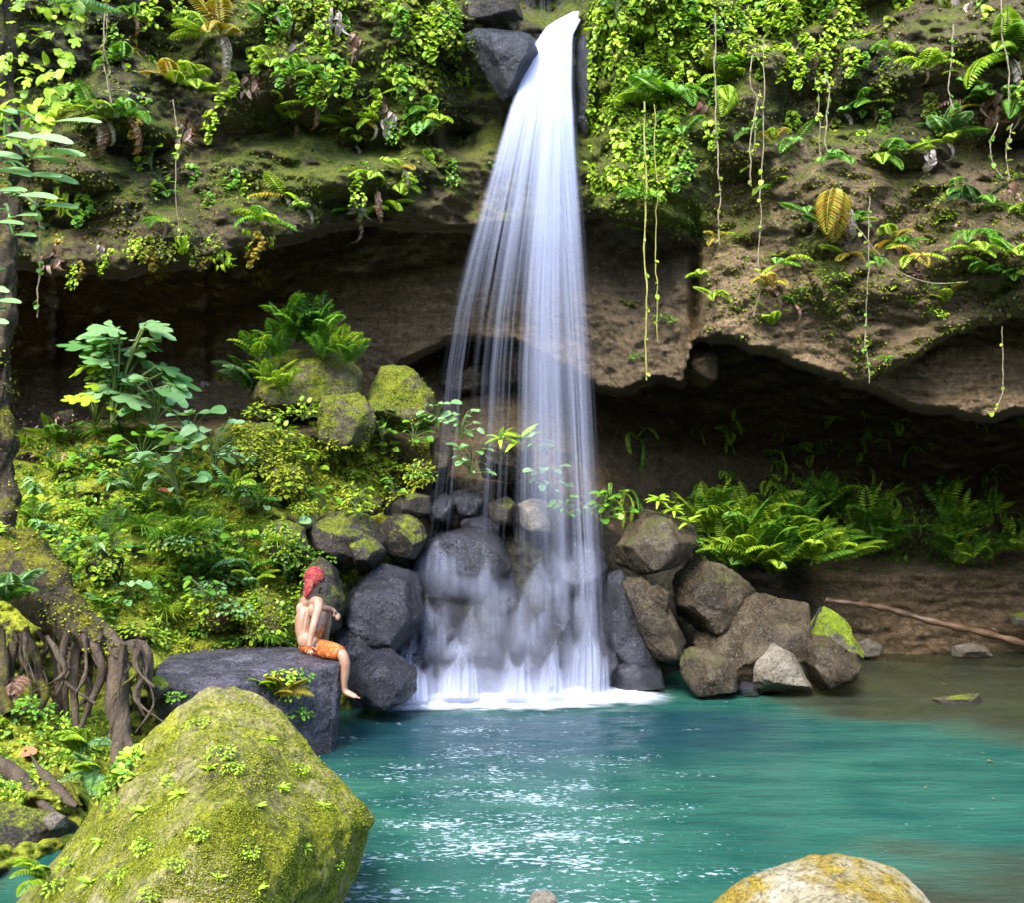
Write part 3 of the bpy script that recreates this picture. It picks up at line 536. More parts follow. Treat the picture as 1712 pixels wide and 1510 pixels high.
k = NT('spray_mist'); k.t.nodes.remove(k.b); pv_ = k.n('VolumePrincipled'); pv_.inputs['Color'].default_value = (.95, .95, 1, 1); tc_ = k.n('TexCoord'); vm_ = k.n('VectorMath', operation='LENGTH'); mp_ = k.n('Mapping'); mp_.inputs['Scale'].default_value = (1 / 1.65, 1 / .62, 1 / 1.2); k.l(tc_.outputs['Object'], mp_.inputs[0]); k.l(mp_.outputs[0], vm_.inputs[0]); k.l(k.math('MULTIPLY', k.math('MULTIPLY', k.ramp(vm_.outputs['Value'], [(0, 1), (.5, .42), (1, 0)]), k.ramp(k.noise(k.pos(), 1.6, 3), [(.35, .3), (.65, 1)])), .16), pv_.inputs['Density']); k.l(pv_.outputs[0], k.out.inputs['Volume'])
tag(obj('mist', mesh('mist', mv, f, k.m), loc=up(855, 1085, 12.75)), 'fine white spray hanging in the air over the cascade', 'mist', kind='stuff')
# churned foam apron on the pool
fx = np.linspace(-1.9, 2.1, 200); fy = np.linspace(11.9, 13.3, 90); FX, FY = np.meshgrid(fx, fy); fpv = np.stack([FX.ravel(), FY.ravel(), 0 * FX.ravel()], -1)
n_ = fbm(fpv * (1, 2, 1), 3.5, 4); d_ = ((fpv[:, 0] - .05) / 1.85) ** 2
frontedge = 12.12 - .04 * np.abs(fpv[:, 0]) * (fpv[:, 0] < 0) + .40 * smooth(fpv[:, 0], .3, 1.9)
op = smooth(fpv[:, 1] + n_ * .16, frontedge - .22, frontedge + .40) * (1 - smooth(np.abs(fpv[:, 0] - .22) + n_ * .12, 1.35, 1.85))
fpv[:, 2] = .018 + .05 * op * smooth(fpv[:, 1], 12.2, 12.7) + n_ * .025 * op
k = NT('churned_foam'); di = k.n('BsdfDiffuse'); di.inputs[0].default_value = (.75, .78, .86, 1); tr = k.n('BsdfTransparent'); mx = k.n('MixShader')
k.l(k.math('MULTIPLY', k.attr('opac'), k.ramp(k.noise(k.pos((1, 2, 1)), 6, 4), [(.2, .75), (.5, 1)])), mx.inputs[0]); k.l(tr.outputs[0], mx.inputs[1]); k.l(di.outputs[0], mx.inputs[2]); k.l(mx.outputs[0], k.out.inputs[0])
ifm = np.arange(len(fpv)).reshape(FX.shape)
fo_ = obj('foam', mesh('foam', fpv, np.stack([ifm[:-1, :-1], ifm[:-1, 1:], ifm[1:, 1:], ifm[1:, :-1]], -1).reshape(-1, 4), k.m, True, {'opac': op}))
tag(fo_, 'white churned foam where the waterfall meets the pool', 'foam', kind='stuff')

# ------------------------------------------------------------------ plants
bvh = BVHTree.FromPolygons([tuple(a) for a in np.concatenate(BV).tolist()], BF)
CAMV = Vector((0, 0, CAMZ))
def hit(px, py, Dfall=13.0):
    d = (V(px, py, 10) - CAMV).normalized(); h = bvh.ray_cast(CAMV, d)
    if h[0] is None: return V(px, py, Dfall), Vector((0, -1, 0))
    n = h[1]
    return h[0], (n if n.dot(d) < 0 else -n)
def leafT(L=1., W=.4, n=4, fold=.12, droop=.3, shape='oval'):
    """leaf along +X, face up +Z: vertices, triangles"""
    v, f = [], []
    for i in range(n + 1):
        t = i / n; a = -droop * t * 1.4
        x = L * t * (1 - .18 * droop * t); z = -L * droop * t * t * .7
        if shape == 'heart': wd = W * .5 * (math.sin(math.pi * min(1, t * 1.0 + .22 * (1 - t))) ** .8)
        elif shape == 'strap': wd = W * .5 * min(1, 6 * t + .25) * (1 - t ** 3)
        elif shape == 'lance': wd = W * .5 * math.sin(math.pi * t ** .75) 
        else: wd = W * .5 * math.sin(math.pi * t ** .85) ** .7 if 0 < t < 1 else 0
        if i == n: wd = 0
        v += [(x, -wd, z + fold * wd * 2), (x, 0, z), (x, wd, z + fold * wd * 2)]
    for i in range(n):
        a = 3 * i
        for q in ((a, a + 1, a + 4, a + 3), (a + 1, a + 2, a + 5, a + 4)):
            f += [(q[0], q[1], q[2]), (q[0], q[2], q[3])]
    return np.array(v), np.array(f)
def lobedT(R=1., lobes=5, deep=.45, droop=.25):
    v = [(0, 0, 0)]; f = []; m = lobes * 4
    for i in range(m + 1):
        a = math.radians(-150 + 300 * i / m); c = abs(math.cos(lobes * .5 * (a + math.pi) * 300 / 300 * 1.0 * 6 / 5))
        ph = (i % 4) / 4; tri = 1 - abs(ph - .5) * 2
        r = R * (.5 + .12 * math.cos(a)) * (1 - deep + deep * tri) + R * .06 * (i % 2)
        x = r * math.cos(a) + .28 * R; y = r * math.sin(a); v.append((x, y, -droop * (x * x + y * y) / R + .05 * R * tri))
    for i in range(m): f.append((0, i + 1, i + 2))
    return np.array(v), np.array(f)
T_OV = leafT(1, .52, 4, .12, .35); T_HT = leafT(1, .72, 4, .10, .4, 'heart'); T_LN = leafT(1, .26, 4, .15, .5, 'lance')
T_ST = leafT(1, .10, 5, .2, .9, 'strap'); T_MN = leafT(1, .5, 2, .15, .3); T_LB = lobedT(); T_BL = leafT(1, .045, 3, .3, .7, 'strap')
T_CR = leafT(1, .45, 4, .5, .9)
def basis(a, n):
    x = a / np.maximum(np.linalg.norm(a, axis=1), 1e-9)[:, None]; y = np.cross(n, x); y /= np.maximum(np.linalg.norm(y, axis=1), 1e-9)[:, None]
    z = np.cross(x, y); return np.stack([x, y, z], -1)
def inst(T, B, pos, s):
    v, f = T; n = len(pos)
    vv = np.einsum('nij,vj->nvi', B, v) * np.asarray(s)[:, None, None] + np.asarray(pos)[:, None, :]
    ff = f[None] + (np.arange(n) * len(v))[:, None, None]
    return vv.reshape(-1, 3), ff.reshape(-1, 3)
def join(parts):
    vs, fs, o = [], [], 0
    for v, f in parts: vs.append(v); fs.append(f + o); o += len(v)
    return np.concatenate(vs), np.concatenate(fs)
def tube(pts, rad, seg=6):
    pts = np.asarray(pts, float); n = len(pts); rad = np.broadcast_to(rad, n)
    t = np.gradient(pts, axis=0); t /= np.linalg.norm(t, axis=1)[:, None] + 1e-9
    ref = np.array([0, 1., .1]) if abs(t[0][1]) < .9 else np.array([1., 0, 0])
    a = np.cross(t, ref); a /= np.linalg.norm(a, axis=1)[:, None] + 1e-9; b = np.cross(t, a)
    th = np.linspace(0, 2 * np.pi, seg, endpoint=False)
    v = pts[:, None] + (a[:, None] * np.cos(th)[None, :, None] + b[:, None] * np.sin(th)[None, :, None]) * rad[:, None, None]
    i = np.arange(n * seg).reshape(n, seg); j = np.roll(i, -1, 1)
    q = np.stack([i[:-1], j[:-1], j[1:], i[1:]], -1).reshape(-1, 4)
    f = np.concatenate([q[:, [0, 1, 2]], q[:, [0, 2, 3]]]); 
    return v.reshape(-1, 3), f
def spline(pts, n=24):
    p = np.asarray(pts, float); k = np.linspace(0, len(p) - 1, n); out = []
    q = np.vstack([2 * p[0] - p[1], p, 2 * p[-1] - p[-2]])
    for t in k:
        i = min(int(t), len(p) - 2); u = t - i; a, b, c, d = q[i], q[i + 1], q[i + 2], q[i + 3]
        out.append(.5 * (2 * b + (c - a) * u + (2 * a - 5 * b + 4 * c - d) * u * u + (3 * b - a - 3 * c + d) * u ** 3))
    return np.array(out)
rn = np.random.RandomState(11); rr = random.Random(5)
# --- fronds, along +X, one metre long
def frond(n=22, w=.30, droop=1.2, th0=.7, prof='lance', pw=.9, tip=.1, curl=0, seed=0):
    r = np.random.RandomState(seed); t = np.linspace(0, 1, 40); ang = th0 - droop * t ** 1.2
    x = np.concatenate([[0], np.cumsum(np.cos(ang[1:])) / 39]); z = np.concatenate([[0], np.cumsum(np.sin(ang[1:])) / 39])
    parts = [tube(np.stack([x, 0 * x, z], -1)[::4], np.linspace(.008, .003, 10), 4)]
    ts = np.linspace(.10, .985, n); L = w * np.sin(np.pi * (ts * .86 + .12)) ** .8 * (1 if prof == 'lance' else .6 + .4 * ts)
    if prof == 'sword': L = w * np.minimum(1, 8 * (1.02 - ts)) * (.8 + .2 * ts)
    for s in (-1, 1):
        px = np.interp(ts, t, x); pz = np.interp(ts, t, z); a = np.interp(ts, t, ang); k = .38 + .5 * ts ** 3
        d = np.stack([k * np.cos(a) + r.normal(0, .05, n), s * np.ones(n), k * np.sin(a) - .25 - curl * r.uniform(.3, 1.2, n)], -1)
        nn = np.stack([-np.sin(a), np.zeros(n), np.cos(a)], -1); nn = nn + r.normal(0, .12, nn.shape)
        sp = .86 / n * pw * .85
        lt = leafT(1, 1, 3, .12, .25, 'lance')
        for i in range(n):
            v = lt[0].copy(); v[:, 1] *= sp / max(L[i], .01) ; v[:, 2] = v[:, 2] * 1
            vv, ff = inst((v, lt[1]), basis(d[i:i + 1], nn[i:i + 1]), np.array([[px[i], 0, pz[i]]]), [L[i]]); parts.append((vv, ff))
    return join(parts)
def strapfrond(droop=1.6, th0=.9, w=.12, seed=0):
    return frond(26, w * .5, droop, th0, 'sword', 1.25, seed=seed)
FR = {}
def frond_me(kind, mat, i):
    key = (kind, mat, i)
    if key not in FR:
        dr, th = [(1.0, .55), (1.6, .75), (2.2, .9), (.6, .5)][i]
        if kind == 'fern': g = frond(22, .26, dr, th, seed=i)
        elif kind == 'fine': g = frond(30, .30, dr, th, pw=.7, seed=i)
        elif kind == 'broad': g = frond(12, .30, dr, th, pw=1.15, seed=i)
        elif kind == 'sword': g = strapfrond(dr + .4, th + .3, seed=i)
        elif kind == 'curl': g = frond(14, .17, dr + 1.0, th - .3, pw=1.2, curl=1.3, seed=i)
        FR[key] = mesh('frond', g[0], g[1], M[mat], True)
    return FR[key]
SEENLAB = {}
def fern(px, py, size, n, kind, mats, label, group=None, spread=(-80, 80), tilt=(10, 55), dead=0, name='fern', cat='fern', D=None, off=.05, az=0, hang=0):
    """size = frond length in photo pixels"""
    h, nrm = hit(px, py) if D is None else (V(px, py, D), Vector((0, -1, 0)))
    o = obj(name, None, loc=h + Vector((0, -off, 0))); L_ = size * (1.6 if py < 520 else 1.35) / F * h.y; cliffy = py < 500 or kind == 'sword'
    if cliffy and not hang: tilt = (-35, 15)
    tag(o, label, cat, group); SEENLAB[label] = SEENLAB.get(label, 0) + 1
    for i in range(n):
        a = math.radians(spread[0] + (spread[1] - spread[0]) * (i + rr.uniform(.1, .9)) / n + az)      # 0 = toward the viewer, + = right
        isd = i >= n - dead
        me = frond_me('curl' if isd else kind, (rr.choice(['dead', 'pale']) if dead and isd else rr.choice(mats)), rr.choice([1, 2] if hang or isd else [0, 1, 1, 3]))
        f = obj('frond', me, o)
        if isd: f['label'] = 'withered brown hanging frond'
        el = math.radians(rr.uniform(*tilt)) if not isd else math.radians(-50)
        f.rotation_euler = (rr.uniform(-.35, .35), -el, a - math.pi / 2)
        f.scale = (L_ * rr.uniform(.75, 1.1),) * 3
    return o
# --- leafy plants: one foliage mesh and one stem mesh per kind and variant, copied
LP = {}
def leafy_me(kind, mat, var):
    key = (kind, mat, var)
    if key in LP: return LP[key]
    r = np.random.RandomState(hash((kind, var)) % 1000 if False else (len(kind) * 31 + var * 7)); L, St = [], []
    if kind == 'drip':        # hanging sprig: unit height 1 m, grows from the top down
        for s in range(3 + var % 2):
            n = 11; x0 = r.uniform(-.14, .14); t = np.linspace(0, 1, n) * r.uniform(.55, 1); pts = np.stack([x0 + .12 * np.sin(t * 5 + s * 2) + r.uniform(-.25, .25) * t, -.10 - .08 * np.sin(t * 3) + 0 * t, -t], -1)
            St.append(tube(pts, .008, 4)); m = 13
            k = r.uniform(.02, 1, m); p = np.stack([np.interp(k, t / t[-1], pts[:, j]) for j in range(3)], -1)
            d = np.stack([r.normal(0, .8, m), r.uniform(-1, -.2, m), r.uniform(-1.0, .1, m)], -1); nn = np.stack([r.normal(0, .35, m), -np.ones(m) * .6, np.ones(m) * .9], -1)
            L.append(inst(T_HT if var % 2 else T_OV, basis(d, nn), p, r.uniform(.13, .24, m)))
    elif kind == 'dry':       # cluster of hanging withered leaves
        m = 16; p = np.stack([r.normal(0, .13, m), -.08 + r.normal(0, .04, m), r.uniform(-.5, 0, m)], -1)
        d = np.stack([r.normal(0, .3, m), r.normal(-.1, .3, m), -np.ones(m)], -1); nn = r.normal(0, 1, (m, 3)) + (0, -1, .2)
        L.append(inst(T_CR, basis(d, nn), p, r.uniform(.18, .38, m))); St.append(tube([(0, 0, 0), (.03, -.06, -.2), (0, -.08, -.5)], .01, 4))
    elif kind == 'lobed':     # lobed leaves on arching stalks, rising
        for s in range(20):
            a = r.uniform(-2.6, 2.6); hgt = r.uniform(.25, 1); rad = r.uniform(.1, .5) * (1.2 - hgt * .7); tip = np.array([math.sin(a) * rad, -math.cos(a) * rad, hgt])
            pts = spline([(0, 0, 0), (tip[0] * .35, tip[1] * .35, hgt * .6), tip], 8); St.append(tube(pts, .012, 4))
            d = np.array([[math.sin(a) + r.normal(0, .3), -math.cos(a) * .8 - .2, r.uniform(-.5, 0)]]); L.append(inst(T_LB, basis(d, np.array([[r.normal(0, .2), -.45, 1.]])), tip[None], [r.uniform(.24, .42)]))
    elif kind == 'broad':     # broad oval leaves on short stalks
        for s in range(17):
            a = r.uniform(-2.6, 2.6); hgt = r.uniform(.15, .8); rad = r.uniform(.12, .45); tip = np.array([math.sin(a) * rad, -math.cos(a) * rad, hgt])
            St.append(tube(spline([(0, 0, 0), (tip[0] * .3, tip[1] * .3, hgt * .7), tip], 6), .012, 4))
            d = np.array([[math.sin(a) + r.normal(0, .3), -math.cos(a) - .2, r.uniform(-.4, .3)]]); L.append(inst(T_HT if s % 3 else T_OV, basis(d, np.array([[r.normal(0, .25), -.5, 1.]])), tip[None], [r.uniform(.20, .38)]))
    elif kind == 'lance':     # bamboo-like long narrow leaves
        for s in range(13):
            a = r.uniform(-2.6, 2.6); d = np.array([[math.sin(a), -math.cos(a), r.uniform(-.2, .9)]]); p = np.array([[r.normal(0, .05), r.normal(0, .05), r.uniform(.05, .5)]])
            L.append(inst(leafT(1, .17, 5, .2, .8, 'lance'), basis(d, np.array([[0, -.2, 1.]])), p, [r.uniform(.45, .75)]))
        St.append(tube([(0, 0, 0), (.02, -.02, .3), (0, 0, .55)], .015, 4))
    elif kind == 'grass':
        m = 130; a = r.uniform(-3.1, 3.1, m); d = np.stack([np.sin(a), -np.cos(a), r.uniform(.4, 2.2, m)], -1); p = np.stack([r.normal(0, .08, m), r.normal(0, .08, m), 0 * a], -1)
        L.append(inst(leafT(1, .03, 5, .2, 1.3, 'strap'), basis(d, np.tile((0, -.2, 1.), (m, 1))), p, r.uniform(.5, 1.0, m))); St.append(tube([(0, 0, 0), (0, 0, .06)], .03, 5))
    elif kind == 'rosette':   # pinwheel of pointed leaves
        m = 14; a = np.linspace(-2.6, 2.6, m) + r.normal(0, .1, m); d = np.stack([np.sin(a), -np.cos(a) * .8, r.uniform(-.1, 1.2, m)], -1)
        L.append(inst(leafT(1, .22, 5, .2, .7, 'lance'), basis(d, np.tile((0, -.6, 1.), (m, 1))), np.zeros((m, 3)), r.uniform(.4, .75, m))); St.append(tube([(0, 0, -.1), (0, 0, .08)], .02, 5))
    elif kind == 'bush':      # many small leaves in a rounded clump
        m = 70; q = r.normal(0, 1, (m, 3)); q /= np.linalg.norm(q, axis=1)[:, None]; q *= r.uniform(.5, 1, m)[:, None] ** .5; q[:, 2] = np.abs(q[:, 2]) * .9; q *= .5
        d = q * (1, 1, .3) + r.normal(0, .15, (m, 3)) + (0, -.15, -.08); nn = q * .8 + (0, -.4, 1.)
        L.append(inst(T_OV, basis(d, nn), q, r.uniform(.13, .24, m))); St += [tube(spline([(0, 0, 0), q[i] * .5 + (0, 0, .05), q[i]], 5), .007, 4) for i in range(0, m, 4)]
    f = join(L); s = join(St); LP[key] = (mesh('foliage', f[0], f[1], M[mat], True), mesh('stem', s[0], s[1], M['vine'] if kind in ('drip', 'dry') else M['stem'], True)); return LP[key]
M['stem'] = plain_mat('green_stem', (.06, .10, .02), (.16, .20, .05), .6, 20, .001)
def plant(px, py, size, kind, mat, label, group=None, cat='plant', name='leafy_plant', D=None, off=.03, tilt=0, rz=None, sx=1):
    h, nrm = hit(px, py) if D is None else (V(px, py, D), None)
    fo, st = leafy_me(kind, mat, rr.randrange(4)); sc = size / F * h.y
    o = obj(name, None, loc=h + Vector((0, -off, 0))); o.rotation_euler = (rr.uniform(-.1, .1) + tilt, rr.uniform(-.2, .2), rr.uniform(-.6, .6) if rz is None else rz)
    o.scale = (sc * sx, sc, sc); tag(o, label, cat, group); SEENLAB[label] = SEENLAB.get(label, 0) + 1
    obj('foliage', fo, o); obj('stem', st, o); return o
def inpoly(x, y, poly):
    c = False; n = len(poly)
    for i in range(n):
        x1, y1 = poly[i]; x2, y2 = poly[i - 1]
        if (y1 > y) != (y2 > y) and x < (x2 - x1) * (y - y1) / (y2 - y1) + x1: c = not c
    return c
def cover(name, label, poly, N, T, size, mat, down=.3, out=.5, clump=2.0, thr=-.1, cat='ground cover', lift=.0, face=.6, minn=None):
    """uncountable small leaves rooted on whatever surface is there"""
    xs = [q[0] for q in poly]; ys = [q[1] for q in poly]; P_, Nn = [], []
    while len(P_) < N * 3:
        m = rn.uniform(size=(2, 400))
        for a, b in m.T:
            x = xs and min(xs) + a * (max(xs) - min(xs)); y = min(ys) + b * (max(ys) - min(ys))
            if inpoly(x, y, poly):
                h, n = hit(x, y)
                if minn is not None and n.z < minn: P_.append(None); continue
                P_.append(h[:]); Nn.append(n[:])
        if len(P_) > N * 3: break
    P_ = np.array([q for q in P_ if q is not None]); Nn = np.array(Nn)
    g = fbm(P_, clump, 3) + rn.normal(0, .16, len(P_)) > thr; P_, Nn = P_[g][:N], Nn[g][:N]; m = len(P_)
    d = Nn * out + rn.normal(0, .55, (m, 3)) + (0, 0, -down); nn = Nn * .5 + (0, -face * .4, 1) + rn.normal(0, .25, (m, 3))
    s = rn.uniform(size[0], size[1], m) * (.7 + .6 * rn.uniform(size=m) ** 2)
    v, f = inst(T, basis(d, nn), P_ + Nn * lift, s)
    return tag(obj(name, mesh(name, v, f, M[mat], True)), label, cat, kind='stuff')
# ferns rooted on the upper cliff, left
fern(352, 58, 50, 4, 'fern', ['lime'], 'bright green fern on the upper left cliff, its fronds arching to the left', spread=(-100, -20))
fern(372, 62, 62, 6, 'fern', ['yellow', 'yellow', 'lime'], 'yellowing fern on the upper left cliff with withered fronds hanging below', spread=(-30, 70), dead=2)
fern(292, 142, 50, 5, 'fern', ['lime', 'yellow'], 'small yellow-green fern left of centre on the upper left cliff')
fern(325, 150, 48, 4, 'fern', ['yellow', 'lime'], 'narrow yellow-tipped fern trailing down the cliff above the cave mouth', spread=(0, 60), dead=1)
fern(165, 195, 62, 7, 'fern', ['green', 'olive'], 'dark green fern row with brown dead leaves beneath, beside the broad-leaved branch', dead=2)
fern(218, 200, 52, 6, 'fern', ['green'], 'glossy dark green fern at the right end of the fern row on the left cliff', dead=1)
fern(632, 318, 58, 4, 'fern', ['lime'], 'lime fern hanging with white dead leaves left of the water curtain', dead=1, spread=(-60, 20), tilt=(-30, 20), hang=1)
fern(670, 318, 46, 3, 'fern', ['lime'], 'smaller lime fern beside the hanging white dead leaves', spread=(-10, 60), tilt=(-30, 20), hang=1)
fern(718, 222, 48, 5, 'broad', ['lime', 'green'], 'lime-green leafy fern tumbling down just left of the water', spread=(-50, 50), tilt=(-40, 20), hang=1)
fern(578, 205, 42, 5, 'fern', ['lime', 'yellow'], 'small green fern with orange tips in the middle of the left cliff')
fern(440, 372, 45, 5, 'broad', ['green', 'lime'], 'dark green fern tuft hanging at the lip of the left cave')
# upper cliff, right
fern(1118, 165, 72, 6, 'fern', ['lime', 'green'], 'large bright fern fanned out on the mossy wall right of the waterfall', spread=(-90, 90), tilt=(5, 40))
fern(1203, 158, 62, 3, 'fern', ['lime'], 'single drooping green fern on a long hanging vine', spread=(-12, 14), tilt=(-60, -30), hang=1)
fern(1400, 268, 50, 3, 'fern', ['green'], 'green fern above the yellow withered frond on the brown block', spread=(-60, 10))
fern(1468, 270, 55, 3, 'fern', ['green', 'lime'], 'rounded green fern frond, right of the pair on the brown block', spread=(-30, 40), tilt=(0, 30))
fern(1392, 318, 70, 3, 'fern', ['yellow'], 'yellow fading fern hanging on the brown block', spread=(-30, 10), tilt=(-70, -30), dead=1, hang=1)
fern(1412, 345, 55, 3, 'curl', ['dead'], 'brown-pink withered fern hanging beside the yellow fading fern', spread=(-20, 20), tilt=(-80, -50), dead=3, hang=1)
fern(1682, 100, 78, 11, 'fern', ['green', 'lime'], 'big arching fern at the upper right edge with a skirt of dead fronds', spread=(-100, 90), dead=5)
fern(1690, 175, 55, 4, 'fern', ['green'], 'dark green fern under the big arching fern at the upper right edge', spread=(-50, 20), tilt=(-40, 10))
fern(1640, 175, 50, 3, 'fern', ['green'], 'small green fern left below the big arching fern at the upper right', spread=(-60, 0), tilt=(-30, 10))
fern(1582, 225, 52, 5, 'fern', ['green', 'cool'], 'green fern next to an orange-brown one on the right cliff', spread=(-90, 60))
fern(1650, 210, 72, 3, 'fern', ['yellow', 'dead'], 'orange-brown fern spreading left on the right cliff', spread=(-90, -50), tilt=(-20, 20))
fern(1288, 545, 42, 5, 'fern', ['lime'], 'small bright green fern just above the edge of the right overhang', spread=(-70, 60))
fern(1632, 345, 50, 5, 'fern', ['deep', 'green'], 'dark green fern with a red leaf on the brown right block', tilt=(0, 30))
fern(1630, 395, 42, 5, 'fern', ['green'], 'green fern below the dark green one on the brown right block', tilt=(-40, 10), hang=1)
fern(1692, 425, 50, 5, 'fern', ['green', 'lime'], 'green fern at the right edge, halfway up the brown block', spread=(-60, 60), tilt=(-10, 30))
fern(1640, 458, 42, 5, 'fern', ['green', 'lime'], 'little green fern, lowest at the right end of the brown block', spread=(-70, 70))
fern(1525, 430, 42, 6, 'broad', ['lime', 'yellow'], 'lime fern with a brown dead leaf at the centre of the brown block', dead=1)
# slope and cave mouth, left
fern(505, 575, 62, 13, 'broad', ['green', 'deep', 'green'], 'large dark green fern crowning the mound in front of the cave wall', spread=(-130, 130), tilt=(30, 80), D=13.5)
fern(520, 580, 70, 6, 'fern', ['deep', 'cool'], 'blue-green fern tangled in the large dark fern in front of the cave wall', spread=(-90, 110), tilt=(20, 60), D=13.4)
fern(420, 655, 60, 11, 'fine', ['green', 'cool'], 'finely cut dark fern tuft to the left of the pink-flowered plant', spread=(-100, 100), tilt=(20, 60))
fern(568, 590, 45, 6, 'broad', ['lime'], 'bright fern sprig at the right side of the mound before the cave wall', spread=(0, 110), D=13.4)
fern(430, 600, 45, 7, 'broad', ['green', 'lime'], 'green fern at the left foot of the mound in front of the cave wall', spread=(-110, 60), tilt=(20, 60), D=13.3)
fern(478, 650, 42, 6, 'broad', ['lime'], 'yellow-green fern sprigs under the dark mound of ferns', spread=(-80, 90))
fern(140, 1262, 68, 5, 'fine', ['lime', 'cool'], 'pale green lacy fern at the foot of the tree roots', spread=(-60, 70), tilt=(20, 60), D=8.3)
fern(168, 1290, 64, 4, 'fine', ['lime', 'cool'], 'second pale lacy fern hanging toward the dark water by the roots', spread=(-50, 30), tilt=(-30, 30), D=7.9)
fern(20, 1010, 70, 8, 'fine', ['cool', 'green'], 'blue-green feathery fern beside the tree trunk at the left edge', spread=(-90, 90), tilt=(10, 60), D=8.9)
fern(45, 1130, 60, 5, 'fine', ['olive', 'dead'], 'brownish fern hanging among the roots at the left', spread=(-40, 40), tilt=(-60, -20), D=9.0)
fern(85, 1470, 62, 6, 'fine', ['lime'], 'lime lacy fern hanging over the left flank of the foreground boulder', spread=(-110, 20), tilt=(0, 40), D=5.3)
fern(462, 1165, 48, 7, 'fine', ['lime', 'yellow'], 'feathery yellow-green fern on the peak of the foreground boulder', spread=(-60, 100), tilt=(0, 60), off=.02)
fern(275, 935, 46, 6, 'fern', ['green', 'lime'], 'green fern on the mossy slope left of the man', spread=(-70, 80))
fern(300, 905, 50, 5, 'fern', ['lime'], 'arching lime fern high on the mossy slope, left of the man', spread=(0, 100))
for x, y, s_, m_, lab in [(470, 600, 55, 'green', 'green fern left on top of the mossy mound'), (540, 600, 52, 'lime', 'lime fern low on the right of the mossy mound'), (585, 610, 46, 'lime', 'lime fern at the foot of the right side of the mossy mound'), (450, 640, 44, 'lime', 'lime fern on the front of the mossy mound'), (490, 560, 56, 'green', 'upright green fern at the very top of the mossy mound'), (535, 565, 54, 'green', 'upright green fern just right of the topmost one on the mound')]:
    fern(x, y, s_, 8, 'fern', [m_, 'green'], lab, spread=(-110, 110), tilt=(20, 75), D=13.35)
# right side, low
fern_bank = [(1185, 900), (1215, 925), (1240, 900), (1262, 940), (1290, 915), (1305, 945), (1335, 925), (1355, 945), (1230, 955), (1285, 960), (1330, 900), (1375, 925), (1205, 880), (1262, 880), (1310, 885), (1395, 940)]
for i, (x, y) in enumerate(fern_bank):
    fern(x, y, rr.uniform(62, 84), 8, 'fern', ['lime', 'lime', 'green'], 'bright green arching fern in the dense fern bank behind the right rock pile', 'ferns of the bank behind the right rock pile', spread=(-100, 100), tilt=(10, 60), D=15.0 + rr.uniform(-.4, .3) + (955 - y) * .006)
for i in range(60):
    x = rr.uniform(1150, 1712); y = rr.uniform(835, 930) + (x > 1560) * 15
    if 1560 > x > 1500: continue
    fern(x, y, rr.uniform(36, 54), 5, 'broad', ['green', 'lime', 'green'], 'small drooping olive-green fern on the shaded ledge under the right overhang', 'drooping ferns on the shaded right ledge', spread=(-90, 90), tilt=(20, 70), D=16.2 + rr.uniform(-.4, .3))
for i, (x, y, s) in enumerate([(1064, 735, 80), (1172, 820, 55), (1158, 815, 50), (1224, 705, 52), (1212, 745, 42), (1300, 775, 50), (1438, 745, 58), (1454, 742, 56), (1430, 782, 60), (1420, 800, 40), (1340, 850, 46), (1400, 850, 44), (1030, 830, 60), (1048, 820, 60), (1018, 835, 55), (1060, 840, 52), (1520, 870, 40), (1560, 860, 42), (1610, 880, 42), (1680, 860, 44), (1450, 860, 50), (1380, 870, 48)]):
    fern(x, y, s, 2 if i else 3, 'sword', ['green', 'lime'] if i else ['lime', 'green'], ['long sword fern hanging alone on the dark wall right of the falling water', 'narrow sword fern hanging on the dark wall under the right overhang'][i > 0],
         None if i == 0 else 'sword ferns on the dark right wall', spread=(-35, 35), tilt=(-60, 5), hang=1)
for i in range(44):
    x = rr.uniform(1160, 1715); y = rr.uniform(690, 880)
    fern(x, y, rr.uniform(24, 40), 3, rr.choice(['sword', 'broad']), ['lime', 'lime', 'green'], 'little fern clinging to the dark wall under the right overhang', 'little ferns on the dark right wall', spread=(-50, 50), tilt=(-50, 20), hang=1)
# leafy plants
plant(188, 705, 185, 'lobed', 'cool', 'tall pale green shrub with big lobed leaves in front of the cave wall', rz=.2, name='shrub', cat='shrub', D=12.3)
plant(225, 705, 140, 'lobed', 'cool', 'lower lobed-leaved shrub to the right of the tall pale one', name='shrub', cat='shrub', D=12.7)
plant(160, 712, 110, 'lobed', 'lime', 'lobed-leaved shrub at the left foot of the tall pale one', name='shrub', cat='shrub', D=12.6)
plant(255, 730, 115, 'broad', 'cool', 'pale broad-leaved plant on the slope below the lobed shrubs', D=12.4)
plant(320, 770, 110, 'broad', 'cool', 'blue-green broad-leaved plant on the slope under the white leaf', D=12.1)
plant(360, 785, 105, 'broad', 'cool', 'blue-green broad-leaved plant left of the grey-topped mossy boulder', D=12.0)
plant(300, 830, 100, 'broad', 'cool', 'blue-green leafy plant above the orange mushroom-like leaf', D=11.7)
plant(235, 790, 95, 'broad', 'green', 'green leafy plant in the middle of the slope path edge', D=12.0)
plant(395, 770, 60, 'bush', 'cool', 'small-leaved bluish bush beside the grey-topped boulder', D=12.0)
for x, y, s, lab in [(470, 740, 75, 'pink-flowered creeping plant with round yellow-green leaves, largest'), (510, 700, 70, 'round-leaved yellow-green plant against the left mossy boulder'), (440, 700, 62, 'round-leaved yellow-green plant behind the pink-flowered one'), (495, 770, 65, 'round-leaved yellow-green plant hanging below the left mossy boulder')]:
    plant(x, y, s, 'bush', 'lime', lab, D=12.7 if y > 720 else 13.0)
